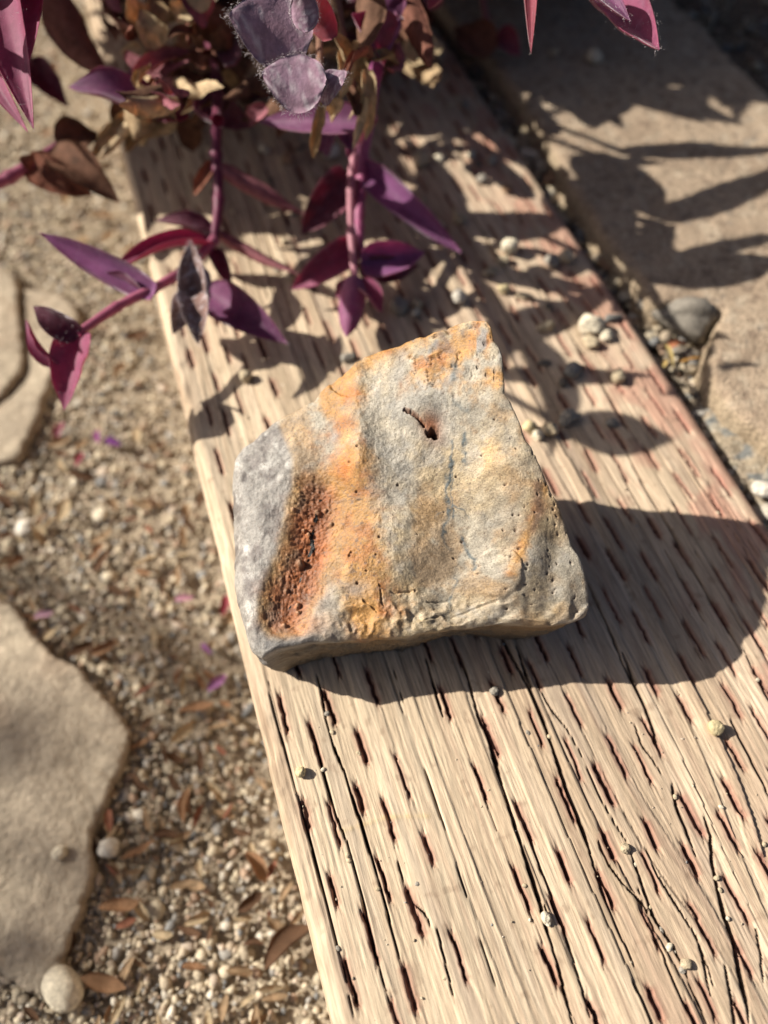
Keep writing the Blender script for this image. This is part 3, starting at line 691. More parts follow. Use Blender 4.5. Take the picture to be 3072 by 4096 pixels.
    c = mix(c, (0.42, 0.25, 0.15), lump * 0.8)
    # dark freckles over the orange
    fr_ = sstep(0.35, 0.6, fbm(X * 800, Y * 800, Z * 800, octv=2, seed=239)) * np.exp(-(pdist(A6, B6, [(620, 800), (640, 1100), (590, 1190)]) / 130) ** 2)
    c = mix(c, (0.13, 0.10, 0.085), fr_ * 0.7)
    c = mix(c, (0.20, 0.185, 0.17), np.exp(-(np.hypot((wx - 590) / 1.5, wy - 1190) / 38) ** 2) * 0.7)
    # grey patches top, blue-grey veins
    c = mix(c, (0.27, 0.265, 0.255), 0.7 * np.exp(-(np.hypot(wx - 505, wy - 560) / 26) ** 2) + 0.5 * np.exp(-(pdist(wx, wy, [(780, 230), (770, 330)]) / 28) ** 2))
    c = mix(c, (0.22, 0.225, 0.22), rough_tr * sstep(0.2, 0.45, fbm(X * 230, Y * 230, octv=3, seed=240)) * 0.85)
    c = mix(c, (0.12, 0.075, 0.06), rough_tr * pit * 0.5 + 0.75 * np.exp(-(pdist(wx, wy, [(950, 150), (990, 210), (940, 200)]) / 18) ** 2))
    v2x = A6 + 18 * fbm(A6 / 26, B6 / 26, 2.0, octv=3, seed=243); v2y = B6 + 10 * fbm(A6 / 26, B6 / 26, 7.0, octv=3, seed=244)
    for pts, wd, st in (([(995, 560), (985, 680), (972, 760), (985, 830), (972, 900), (960, 960)], 10, .85), ([(1000, 690), (1000, 800), (1002, 880)], 5, .8), ([(1050, 540), (1048, 650)], 15, .6), ([(1000, 820), (1040, 850), (1062, 880)], 5, .6), ([(1035, 960), (1070, 1030), (1095, 1060), (1085, 1100)], 11, .7), ([(1010, 1130), (990, 1230), (985, 1320)], 7, .6), ([(930, 880), (960, 850)], 5, .5), ([(1000, 420), (1060, 450)], 22, .5), ([(1000, 250), (995, 330)], 14, .6), ([(960, 960), (990, 1010)], 9, .4)):
        m = np.exp(-(pdist(v2x, v2y, pts) / (wd * .8)) ** 2)
        c = mix(c, (0.085, 0.105, 0.11), np.clip(m * st * 1.5 * (0.85 + 0.8 * n3), 0, 0.95))
    c = mix(c, (0.19, 0.12, 0.085), 0.75 * np.exp(-(pdist(wx, wy, [(1345, 780), (1352, 880), (1330, 960)]) / 20) ** 2))
    c = mix(c, (0.13, 0.075, 0.055), np.clip(pitm * 0.8, 0, 1))
    c = mix(c, (0.24, 0.095, 0.045), np.clip(rec * 0.9 + (1 - sstep(4, 12, slot)) * 0.7 + np.exp(-(np.hypot(wx - 920, wy - 545) / 42) ** 2) * 0.55, 0, 0.95))
    c = mix(c, (0.06, 0.03, 0.022), np.clip(hole * 1.0 + (1 - sstep(2, 7, slot)) * 0.7, 0, 1))
    c = c * (1 + 0.46 * fbm(X * 420, Y * 480, Z * 480, octv=4, seed=251, gain=.7) + 0.16 * fbm(X * 130, Y * 130, Z * 130, octv=2, seed=252))[..., None]
    # front and other side faces: brown and grey, painted darker for their shade
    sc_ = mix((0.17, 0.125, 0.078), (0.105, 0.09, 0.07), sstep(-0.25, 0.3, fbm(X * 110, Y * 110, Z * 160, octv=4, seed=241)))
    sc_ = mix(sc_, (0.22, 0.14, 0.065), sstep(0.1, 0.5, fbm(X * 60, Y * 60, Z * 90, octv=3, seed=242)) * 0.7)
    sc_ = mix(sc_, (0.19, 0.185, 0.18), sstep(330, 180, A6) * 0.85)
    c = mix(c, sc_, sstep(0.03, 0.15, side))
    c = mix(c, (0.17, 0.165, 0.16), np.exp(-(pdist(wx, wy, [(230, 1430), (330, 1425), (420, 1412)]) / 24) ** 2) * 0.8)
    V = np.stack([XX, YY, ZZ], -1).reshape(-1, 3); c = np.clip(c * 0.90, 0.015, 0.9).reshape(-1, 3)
    f = grid_faces(NT + NS, NA, wrap=True)[NA:]
    f = np.vstack([f, np.stack([np.zeros(NA, int), NA + np.arange(NA), NA + (np.arange(NA) + 1) % NA, np.zeros(NA, int)], -1)[:, :4]])
    # close centre with quads collapsed -> use separate triangles instead
    fq = grid_faces(NT + NS, NA, wrap=True)
    base = np.array([cen[0], cen[1], 0.0])
    o = mesh_obj('rock', V - base, fq, M['rock'], col=c)
    o.location = base
    tag(o, 'big broken tan and grey rock with a rusty orange hollow, lying on the timber', 'rock')
build_rock()

# ------------------------------------------------------------------ pebbles
COLS = dict(tan=(0.46, 0.38, 0.26), pale=(0.58, 0.52, 0.40), grey=(0.29, 0.265, 0.225), slate=(0.20, 0.195, 0.18), dark=(0.18, 0.155, 0.125), brown=(0.30, 0.19, 0.12), white=(0.52, 0.48, 0.41), red=(0.36, 0.17, 0.10), yellow=(0.55, 0.46, 0.27), umber=(0.21, 0.19, 0.16))
PEB = [0]
def pebble(px, py, rx, ry, col, label, cat='pebble', z0=0.0, rot=None, group=None, name='pebble', flat=0.7, rough=0.16, sink=0.12, ang=0.0):
    """stone whose half-sizes are given in photograph pixels where it lies"""
    PEB[0] += 1; sd = PEB[0] * 13
    p = at(px, py, z0); dep = np.linalg.norm(p - CAM); k = dep / F
    a, b = rx * k, ry * k; c_ = min(a, b) * flat
    v, f = ICO4 if max(rx, ry) > 11 else ICO2
    n_ = v * (1 + rough * fbm(v[:, 0] * 1.3 + sd, v[:, 1] * 1.3, v[:, 2] * 1.3, octv=3, seed=sd)[:, None] * 2)
    if ang:   # planar facets for broken stones
        r = np.random.default_rng(sd)
        for _ in range(9):
            d = r.normal(size=3); d /= np.linalg.norm(d); h = r.uniform(0.55, 0.85); t = n_ @ d - h; n_ = n_ - np.clip(t, 0, None)[:, None] * d * ang
    V = n_ * [a, b, c_]
    r_ = rot if rot is not None else random.uniform(0, 6.28)
    V = np.column_stack([V[:, 0] * math.cos(r_) - V[:, 1] * math.sin(r_), V[:, 0] * math.sin(r_) + V[:, 1] * math.cos(r_), V[:, 2]])
    V[:, 2] += -V[:, 2].min() - c_ * sink
    base = np.array(COLS[col]) * random.uniform(0.88, 1.12)
    cc = base * (1 + 0.28 * fbm(v[:, 0] * 2.5 + sd, v[:, 1] * 2.5, v[:, 2] * 2.5, octv=3, seed=sd + 1))[:, None]
    o = mesh_obj(name, V, f, M['pebble'], col=np.clip(cc, 0.02, 0.9)); o.location = p
    return tag(o, label, cat, group)

def Z7(x, y): return 2000 + x * 0.6462, 900 + y * 0.6462
def Z6(x, y): return 850 + x * 0.9644, 1200 + y * 0.9644
def Z5(x, y): return 800 + x * 0.663, 500 + y * 0.663
def Z8(x, y): return 1972 + x * 0.6765, 2600 + y * 0.6765
def Z9(x, y): return 900 + x * 0.6765, 2600 + y * 0.6765
pebble(*Z7(550, 645), 47, 42, 'pale', 'largest pale cream pebble, near the right edge of the timber', z0=0, flat=.8)
pebble(*Z7(560, 742), 34, 28, 'tan', 'tan pebble just below the largest cream pebble')
pebble(*Z7(652, 705), 26, 24, 'pale', 'cream pebble wedged right of the largest cream pebble')
pebble(*Z7(690, 590), 50, 18, 'slate', 'long thin slate-grey chip pointing at the timber edge', rot=.25, ang=.9, name='stone_chip', cat='stone chip', flat=.8)
pebble(*Z7(285, 645), 42, 25, 'tan', 'flat oval tan chip lying alone in sun above the rock', rot=.35, ang=.7, flat=.8)
pebble(*Z7(145, 452), 32, 16, 'tan', 'thin flat tan pebble in the sun patch above the rock', rot=-.2)
pebble(*Z7(20, 415), 22, 20, 'yellow', 'yellowish round pebble in the sun patch above the rock')
pebble(*Z7(300, 515), 15, 14, 'dark', 'small dark pebble in the leaf shadow above the flat tan chip')
pebble(*Z7(315, 245), 28, 26, 'grey', 'round grey pebble on the far timber, left of its twin', flat=.8)
pebble(*Z7(402, 222), 28, 25, 'tan', 'round tan pebble on the far timber, right of the grey one', flat=.8)
pebble(*Z7(265, 862), 28, 13, 'dark', 'thin dark pebble at the shadow edge right of the rock tip', rot=.1)
pebble(*Z7(440, 925), 36, 32, 'slate', 'dark grey pebble in the leaf shadow right of the rock', flat=.8)
pebble(*Z7(385, 985), 22, 18, 'dark', 'small dark pebble touching the dark grey one in the leaf shadow')
pebble(*Z7(495, 893), 18, 14, 'brown', 'brown crumb above the dark grey pebble in the leaf shadow')
pebble(*Z7(725, 955), 30, 27, 'tan', 'lone tan pebble half in leaf shadow near the right cracks', flat=.85)
pebble(*Z7(690, 1235), 24, 18, 'grey', 'flat grey pebble inside the dark round leaf shadow right of the rock')
pebble(*Z7(50, 165), 32, 32, 'pale', 'rounded cream pebble at the top of the sun patch above the rock', flat=.9)
pebble(*Z7(15, 235), 28, 22, 'tan', 'tan pebble below the rounded cream one in the sun patch')
pebble(*Z7(-60, 300), 34, 18, 'tan', 'flat tan crumb of earth in the sun patch above the rock tip', rot=.6, ang=.6)
pebble(*Z6(1312, 540), 27, 26, 'yellow', 'yellowish pebble touching the right side of the rock', flat=.95)
pebble(*Z6(1348, 572), 24, 23, 'pale', 'pale wrinkled pebble, lowest of the cluster beside the rock', flat=.95)
pebble(*Z6(1393, 552), 31, 28, 'tan', 'round tan pebble at the right of the cluster beside the rock', flat=.95)
pebble(*Z6(1470, 500), 48, 26, 'grey', 'rough grey earth crumb standing right of the pebble cluster', rot=.7, ang=.5, rough=.35, flat=1.1, cat='earth crumb', name='earth_crumb')
pebble(*Z6(140, 330), 24, 24, 'tan', 'single tan pebble on the sunlit timber left of the rock tip', flat=.95)
pebble(*Z6(560, 245), 36, 20, 'grey', 'grey chip partly hidden behind the upper rock edge', rot=.4, ang=.6)
pebble(*Z5(1330, 245), 29, 28, 'tan', 'round greyish pebble on the shaded far timber', flat=.85)
pebble(*Z5(1438, 215), 20, 16, 'pale', 'bright cream pebble catching sun on the shaded far timber')
pebble(*Z5(790, 190), 32, 30, 'white', 'white pebble in a sun fleck beside the hanging stems', flat=.85)
pebble(*Z5(390, 160), 30, 17, 'pale', 'small cream pebble in a sun fleck left of the hanging stems')
pebble(*Z5(540, 220), 28, 25, 'brown', 'brown pebble in deep shade left of the hanging stems')
pebble(*Z5(1556, 1062), 27, 29, 'white', 'bright white pebble standing just above the rock tip', flat=.95)
pebble(*Z5(1310, 1090), 24, 22, 'tan', 'tan pebble in the shadow between hanging bud and rock')
pebble(*Z5(1298, 1140), 20, 17, 'pale', 'pale pebble at the lower edge of the leaf shadow above the rock')
pebble(*Z5(1200, 1112), 40, 34, 'grey', 'large grey pebble in the shadow right of the hanging bud', flat=.8)
pebble(*Z5(1440, 612), 30, 20, 'tan', 'tan crumb under the tip of the long purple leaf', ang=.6, rough=.3)
pebble(*Z5(1570, 590), 22, 20, 'tan', 'small tan crumb right of the long purple leaf tip', rough=.3)
pebble(*Z5(1550, 770), 20, 17, 'tan', 'little tan crumb below the long purple leaf tip', rough=.3)
pebble(*Z5(1700, 340), 22, 18, 'grey', 'grey pebble in the shade near the joint, far timber')
pebble(*Z5(1850, 400), 20, 18, 'brown', 'brown pebble in the shade near the joint, far timber')
pebble(*Z8(1298, 468), 29, 30, 'yellow', 'yellowish rough pebble on the sunlit timber at lower right', flat=.95, ang=.5)
pebble(*Z8(775, 1175), 17, 17, 'tan', 'round tan bead-like pebble on the lower right cracks', flat=.95)
pebble(*Z8(312, 1590), 17, 23, 'pale', 'oval cream pebble resting in a long crack at the bottom', flat=.9, rot=.3)
pebble(*Z8(1132, 1858), 19, 17, 'tan', 'glossy tan pebble by the reddish splits at lower right', flat=.9)
pebble(*Z8(1040, 1755), 15, 12, 'pale', 'small cream chip on the reddish splits at lower right', ang=.6)
pebble(*Z8(1115, 1890), 12, 12, 'grey', 'tiny grey pebble next to the glossy tan one')

pebble(*Z9(448, 727), 19, 19, 'yellow', 'round yellowish pebble near the left timber edge, below the rock', flat=.95)
pebble(*Z8(5, 250), 17, 17, 'grey', 'grey pebble in the front of the rock shadow', flat=.8)
gl = 'tiny tan grit grain lodged in a slit or crack of the sunlit lower timber'
for q, (x, y) in enumerate([Z8(1320, 1350), Z8(1340, 1420), Z8(1385, 1590), Z8(205, 490), Z8(330, 515), Z8(840, 1270), Z8(930, 1520), Z8(990, 1660), Z8(1345, 930), Z8(1600, 1150), Z8(870, 1720), Z8(1560, 180), Z9(580, 710), Z9(905, 1415), Z9(725, 1215), Z9(735, 1250), Z9(635, 490), Z9(605, 380), Z9(668, 1765), Z9(1300, 1940), Z9(1135, 1385), Z8(185, 1395), Z8(1075, 870), Z9(790, 610)]):
    pebble(x, y, random.uniform(8, 12), random.uniform(7, 10), random.choice(['tan', 'pale', 'tan', 'grey']), gl, cat='grit', z0=-0.0004, group='grit in the timber slits', name='grit_grain', flat=.9)
ul = 'small crumb of grit on the shaded far half of the timber'
for q in range(34):
    cl_ = random.choice(['tan', 'pale', 'grey', 'brown', 'tan', 'dark']); u_, v_ = random.uniform(0.11, 0.30), random.uniform(0.03, W - 0.006); p = O + u_ * T + v_ * NR; x, y = pix(p)
    pebble(x, y, random.uniform(8, 18), random.uniform(7, 13), cl_, '%s grit crumb on the shaded far timber, %s, %s' % (cl_, 'left of the stems' if v_ < .06 else 'right of the stems' if v_ < .12 else 'along the joint', 'farthest end' if u_ > .24 else 'mid shade' if u_ > .17 else 'nearest the sun'), cat='grit', group='grit on the far timber', name='grit_grain', flat=.8)

n = 1500
uu = np.concatenate([rng.uniform(.06, .30, 900), rng.uniform(-.13, .1, 600)]); ww = rng.uniform(.006, W - .003, n)
ww[:900] = np.where(rng.random(900) < .5, rng.uniform(.07, W - .003, 900), ww[:900])
pp = O + uu[:, None] * T + ww[:, None] * NR; pp[:, 2] = 0.0001
scatter('sand_grains', pp, np.clip(rng.lognormal(math.log(.00022), .55, n), .0001, .0009), M['gravel'], 'fine sand and dust scattered over the top of the timber', 'sand', flat=.7)
# stones of the joint and the notch
pebble(*Z7(1130, 640), 150, 88, 'umber', 'dark grey rough stone sitting in the notch of the paver', cat='stone', z0=-0.011, rot=-.25, ang=.6, rough=.4, flat=.95, name='stone', sink=.45)
pebble(*Z7(912, 505), 52, 34, 'grey', 'grey pitted pebble in the joint next to the dark stone', z0=-0.006, rot=.45, flat=.9)
pebble(*Z7(820, 440), 36, 28, 'grey', 'grey pebble in the joint just above the pitted one', z0=-0.008)
pebble(*Z7(690, 260), 48, 38, 'brown', 'reddish brown pebble in the dark joint between timber and paver', z0=-0.009)
pebble(*Z7(620, 110), 34, 28, 'tan', 'tan pebble in the joint beside the lit paver edge', z0=-0.009)
pebble(*Z7(545, 40), 28, 26, 'grey', 'grey pebble in the joint in deep shade', z0=-0.009)
pebble(*Z7(1182, 1040), 17, 15, 'tan', 'small tan pebble on the mortar below the dark stone', z0=-0.005, flat=.9)
pebble(*Z7(1290, 1042), 28, 26, 'slate', 'blue grey pebble set in the mortar below the dark stone', z0=-0.006)
pebble(*Z7(1180, 830), 44, 24, 'dark', 'dark brown seed-like clump below the stone in the notch', z0=-0.009, rough=.4)
pebble(*Z7(1085, 795), 26, 16, 'grey', 'grey chip under the brown leaf in the notch', z0=-0.009)
pebble(3050, 1975, 46, 30, 'white', 'white pebble at the right frame edge on the mortar', z0=-0.004, flat=.9)
pebble(1800 + 747 * .7667, 322 * .7667, 30, 24, 'pale', 'cream pebble alone on the shaded paver', z0=PZ, flat=.85)
pebble(1800 + 545 * .7667, 285 * .7667, 17, 13, 'tan', 'small tan pebble on the shaded paver, left of the cream one', z0=PZ)
for x, y, rx, ry, cl, lb in ((300, 768, 32, 27, 'pale', 'pale stone in the joint beside the far timber'), (415, 820, 22, 36, 'white', 'white upright stone in the joint against the paver'), (395, 705, 30, 22, 'tan', 'tan stone in the joint above the white upright one'), (470, 890, 32, 24, 'grey', 'grey stone in the joint below the white upright one'), (110, 820, 26, 16, 'pale', 'cream chip at the edge of the far timber'), (150, 400, 38, 32, 'dark', 'dark stone deep in the far joint'), (520, 960, 26, 30, 'brown', 'brown stone in the joint touching the paver'), (215, 850, 24, 18, 'grey', 'grey stone on the shaded timber edge')):
    pebble(1800 + x * .7667, y * .7667, rx, ry, cl, lb, z0=0.0 if x in (110, 215) else -0.009, cat='stone', name='stone')
pebble(270, 3955, 56, 74, 'pale', 'large smooth white pebble by the tip of the lower flagstone', z0=GZ, flat=.85, rough=.05)
pebble(245, 3415, 24, 22, 'pale', 'small cream pebble lying on the lower flagstone', z0=FZ, flat=.85)
pebble(445, 3395, 36, 34, 'white', 'whitish pebble in the gravel beside the lower flagstone', z0=GZ + .001, flat=.85)
pebble(112, 2120, 36, 34, 'white', 'white pebble in the gravel between the flagstones', z0=GZ + .001)
pebble(405, 2065, 34, 26, 'pale', 'cream pebble in the gravel left of the rock', z0=GZ + .001)

# ------------------------------------------------------------------ leaf litter on the path
def leaf_mesh(P0, P1, wid, up, fold=0.4, bend=0.15, ns=18, nt=8, thick=0.0005, crumple=0.0, seed=0, shape='lance', twist=0.0, curl=0.0):
    """solid leaf blade between two points; returns verts, quads, s, t, lower flag"""
    P0, P1, up = np.asarray(P0, float), np.asarray(P1, float), np.asarray(up, float)
    ax = P1 - P0; L = np.linalg.norm(ax); ax = ax / L
    up = up - ax * np.dot(up, ax); up /= np.linalg.norm(up) + 1e-9; sd = np.cross(ax, up)
    s = np.linspace(0, 1, ns); t = np.linspace(-1, 1, nt + 1)
    if shape == 'lance': wp = np.interp(s, [0, .06, .16, .28, .40, .52, .64, .76, .87, .95, 1], [.50, .70, .92, 1, .97, .87, .71, .50, .28, .11, .01])
    elif shape == 'ovate': wp = np.sin(np.pi * s ** 0.8) ** 0.6 * (1 - .45 * s ** 5); wp[0] = 0.1
    else: wp = np.sin(np.pi * s) ** 0.7
    wp[-1] = 0.015
    S_, T_ = np.meshgrid(s, t, indexing='ij'); WP = wp[:, None] * wid * 0.5 * np.ones_like(T_)
    mid = P0 + S_[..., None] * ax * L + (np.sin(np.pi * S_) * bend * L)[..., None] * up - (np.clip(S_ - .55, 0, 1) ** 2 * curl * L * 2)[..., None] * up
    ft = fold * (0.75 + 0.5 * np.sin(np.pi * S_)) * (1.25 - .5 * S_)
    lat = np.sin(T_ * ft) / np.maximum(ft, .05) * WP; hgt = (1 - np.cos(T_ * ft)) / np.maximum(ft, .05) * WP
    hgt = 0.55 * hgt + 0.45 * np.abs(T_) * WP * np.sin(np.minimum(ft * .5, 1.2)); lat = lat * (1 - .12 * np.abs(T_))
    tw = twist * S_; lat, hgt = lat * np.cos(tw) - hgt * np.sin(tw), lat * np.sin(tw) + hgt * np.cos(tw)
    wav = 0.10 * WP * noise(S_ * 7 + seed, T_ * 1.5, seed * 1.7, seed=5) * np.abs(T_)
    V = mid + lat[..., None] * sd + (hgt + wav)[..., None] * up
    if crumple:
        q = V * (1.0 / max(L, 1e-3)) * 3.2 + seed * 3.1
        V = V + crumple * L * np.stack([fbm(q[..., 0], q[..., 1], q[..., 2], octv=3, seed=77 + k) for k in range(3)], -1) * np.clip(S_ * 4, .15, 1)[..., None]
    # midrib crease
    crease = np.exp(-(T_ / 0.16) ** 2) * 0.03 * WP
    V = V - crease[..., None] * up
    du = np.gradient(V, axis=0); dv = np.gradient(V, axis=1); nn = np.cross(dv, du); nn /= np.linalg.norm(nn, axis=-1)[..., None] + 1e-12
    if np.mean(nn @ up) < 0: nn = -nn
    ed = np.minimum(np.minimum((1 - np.abs(T_)) * 5, 1), np.minimum((1 - S_) * 10, 1)) * 0.85 + 0.15
    top = V + nn * (thick * 0.5 * ed)[..., None]; bot = V - nn * (thick * 0.5 * ed)[..., None]
    nr, nc = S_.shape; f = grid_faces(nr, nc); n = nr * nc
    rim = np.concatenate([np.arange(nc), (np.arange(1, nr)) * nc + nc - 1, (nr - 1) * nc + np.arange(nc - 2, -1, -1), np.arange(nr - 2, 0, -1) * nc])
    r2 = np.roll(rim, -1)
    rf = np.stack([rim, r2, r2 + n, rim + n], -1)
    a = top.reshape(-1, 3); e1 = a[f[:, 1]] - a[f[:, 0]]; e2 = a[f[:, 3]] - a[f[:, 0]]
    if np.mean(np.sum(np.cross(e1, e2) * nn.reshape(-1, 3)[f[:, 0]], 1)) < 0: ft_, fb = f[:, ::-1], f + n
    else: ft_, fb = f, f[:, ::-1] + n
    return np.vstack([a, bot.reshape(-1, 3)]), np.vstack([ft_, fb, rf]), np.tile(S_.ravel(), 2), np.tile(T_.ravel(), 2), np.repeat([0., 1.], n), nn.reshape(-1, 3)

LITTER = [('tan', (0.46, 0.33, 0.20)), ('pale straw', (0.55, 0.45, 0.29)), ('orange brown', (0.40, 0.235, 0.13)), ('dark brown', (0.17, 0.095, 0.055)), ('reddish', (0.36, 0.16, 0.10))]
lit_mesh = {}
for k, (nm, cl) in enumerate(LITTER):
    for q in range(3):
        Vv, Ff, s_, t_, lw, _n = leaf_mesh((-0.5, 0, 0), (0.5, 0, 0), 0.36 + 0.07 * q, (0, 0, 1), fold=0.5 + 0.3 * q, bend=0.06 * (q - 1), ns=10, nt=4, thick=0.03, crumple=0.05, seed=k * 5 + q, shape='oval')
        cc = np.array(cl) * (1 + 0.3 * fbm(Vv[:, 0] * 4, Vv[:, 1] * 4, k + q, octv=2, seed=9))[:, None]
        o = mesh_obj('dead_leaf', Vv, Ff, M['dry'], col=np.clip(cc, .02, .9)); lit_mesh[k, q] = o.data; bpy.data.objects.remove(o)
def litter(px, py, ln, rot, kind, z=None, q=None, label=None, group=None, tilt=None, zup=0.0):
    z = (GZ + 0.003 if z is None else z) + zup; p = at(px, py, z); k = np.linalg.norm(p - CAM) / F
    o = bpy.data.objects.new('dead_leaf', lit_mesh[kind, random.randrange(3) if q is None else q]); C.objects.link(o)
    o.location = p; o.scale = (ln * k,) * 3
    o.rotation_euler = (random.uniform(-.7, .7), random.uniform(-.4, .4) if tilt is None else tilt, rot); o.scale = (ln * k, ln * k * random.uniform(.8, 1.3), ln * k)
    if label is None:
        tv = float(np.dot(p - O, NR)); fr = px / max(1.0, 646 + (py - 1270) * .24)
        row = 'upper left by the withered shoot' if py < 1000 else 'below the drooping leaf tips' if py < 1900 else 'between flagstones and rock' if py < 2450 else 'level with the rock front' if py < 3000 else 'beside the lower flagstone' if py < 3600 else 'in the bottom left corner'
        side = 'near the timber' if fr > .72 else 'mid gravel' if fr > .42 else 'far from timber'
        an = math.degrees(rot) % 180; lean = 'crosswise' if an < 22 or an > 158 else 'upright' if 68 < an < 112 else 'leaning right' if an < 90 else 'leaning left'
        label = '%s dead leaflet %s, %s, %s' % (LITTER[kind][0], lean, row, side)
    return tag(o, label, 'dead leaf', group or ('%s dead leaflets on the path' % LITTER[kind][0]))
ZL = lambda x, y: (x * .857, 2200 + y * .857)
ZM = lambda x, y: (x * .6028, 1800 + y * .6028)
for x, y, ln, rot, k, lb in ((915, 740, 150, .15, 2, 'yellow-orange dead leaf on the gravel below the rock'), (855, 850, 130, .8, 1, 'slender straw leaf below the yellow-orange one'), (870, 1190, 130, 1.6, 2, 'upright orange brown leaf in the middle of the gravel strip'), (640, 1400, 130, .5, 2, 'orange brown leaf right of the whitish pebble'), (1190, 1480, 140, -.9, 2, 'orange brown leaf near the timber, above the bottom corner'), (555, 1660, 140, .1, 2, 'bright orange leaf right of the flagstone bottom'), (1345, 1850, 210, .75, 3, 'long brown leaf by the timber near the bottom'), (480, 2020, 150, -.2, 2, 'broad orange brown leaf right of the large white pebble'), (1020, 820, 100, .1, 0, 'broad tan leaf near the timber below the rock'), (510, 1260, 100, -1.2, 4, 'reddish leaf at the right side of the flagstone')):
    litter(*ZL(x, y), ln, rot, k, label=lb, group='leaves named one by one', zup=.002)
litter(*ZM(965, 735), 110, .4, 1, label='bright oval straw leaf catching the sun left of the rock', group='leaves named one by one', zup=.003)
litter(*ZM(425, 400), 110, 1.4, 1, label='pale straw leaf upright in the gravel left of the timber', group='leaves named one by one', zup=.003)
litter(*ZM(695, 1310), 120, .4, 2, label='orange leaf between the flagstone and the timber', group='leaves named one by one', zup=.002)
cnt = 0
while cnt < 150:
    y = random.uniform(1000, 4150); x = random.uniform(-60, 1320)
    p = at(x, y, GZ)
    if np.dot(p - O, NR) > -0.006: continue
    if any(in_poly(np.array([x]), np.array([y]), f_)[0] for f_ in ([(0, 2395), (34, 2405), (206, 2620), (308, 2667), (518, 2928), (437, 3151), (356, 3382), (364, 3477), (184, 3982), (0, 3901), (-300, 3000)], [(-100, 1040), (66, 1120), (193, 1150), (313, 1241), (145, 1665), (63, 1829), (-100, 1839)])): continue
    if y < 1750 and random.random() < .75: continue
    litter(x, y, random.uniform(45, 105), random.uniform(0, 6.28), random.choice([0, 0, 0, 1, 1, 2, 3, 3, 4])); cnt += 1
for q in range(16):
    litter(random.uniform(-50, 620), random.uniform(60, 1000), random.uniform(60, 110), random.uniform(0, 6.28), random.choice([0, 1, 1, 2]))
# fallen purple petals
def petal(px, py, ln, rot, col, label):
    p = at(px, py, GZ + .004); k = np.linalg.norm(p - CAM) / F * ln
    Vv, Ff, s_, t_, lw, _n = leaf_mesh((-0.5 * k, 0, 0), (0.5 * k, 0, 0), 0.55 * k, (0, 0, 1), fold=.9, bend=.12, ns=10, nt=4, thick=.0003, crumple=.05, seed=int(px), shape='oval')
    o = mesh_obj('fallen_petal', Vv, Ff, M['dry'], col=np.tile(np.array(col), (len(Vv), 1))); o.location = p; o.rotation_euler = (.2, -.2, rot)
    tag(o, label, 'petal')
petal(*ZM(1440, 1545), 95, .7, (0.36, 0.16, 0.34), 'bright mauve fallen petal on the gravel beside the rock')
petal(*ZM(1370, 1320), 70, -.8, (0.32, 0.15, 0.30), 'mauve fallen petal just above the bright one')
petal(*ZM(1225, 985), 80, .1, (0.45, 0.24, 0.30), 'faded pink fallen petal left of the rock')
petal(*ZM(525, 65), 60, 1.2, (0.48, 0.12, 0.18), 'pink fallen petal near the end of the upper flagstone')
petal(*ZM(290, 1095), 75, .2, (0.48, 0.30, 0.38), 'pale lilac fallen petal by the top of the lower flagstone')
petal(490 * .4822, 1000 + 1500 * .4822, 75, 1.3, (0.42, 0.16, 0.22), 'pink fallen petal under the drooping leaf tip')
petal(815 * .4822, 1000 + 1550 * .4822, 75, -1.3, (0.28, 0.09, 0.24), 'magenta fallen petal between leaf tip and timber')
petal(930 * .4822, 1000 + 1600 * .4822, 85, -.4, (0.17, 0.05, 0.20), 'dark purple fallen petal beside the magenta one')
petal(*ZM(1490, 1030), 90, 1.4, (0.33, 0.07, 0.09), 'dark red fallen petal against the timber left of the rock')

# dry bits in the notch of the paver
def small_leaf(name, p0, p1, wid, z, col, label, mat='dry', fold=.9):
    a, b_ = at(*p0, z), at(*p1, z); k = np.linalg.norm(a - CAM) / F
    Vv, Ff, s_, t_, lw, _n = leaf_mesh(a, b_, wid * k, (0, 0, 1), fold=fold, bend=.1, ns=12, nt=4, thick=.0003, crumple=.03, seed=int(p0[0]))
    tag(mesh_obj(name, Vv, Ff, M[mat], col=np.tile(np.array(col), (len(Vv), 1))), label, 'dead leaf')
small_leaf('dead_leaf', Z7(1030, 760), Z7(1160, 730), 46, -0.0035, (0.44, 0.19, 0.10), 'orange brown leaf below the dark stone in the notch')
small_leaf('dead_leaf', Z7(1020, 740), Z7(1075, 890), 26, -0.0035, (0.48, 0.38, 0.16), 'yellow straw-like leaf left of the clump in the notch')
small_leaf('dead_leaf', Z7(1115, 850), Z7(1250, 820), 18, -0.004, (0.50, 0.30, 0.10), 'curled ochre leaf under the clump in the notch')
small_leaf('dead_leaf', Z7(1005, 880), Z7(1035, 830), 24, -0.004, (0.50, 0.38, 0.15), 'small yellow leaf at the timber edge below the notch')

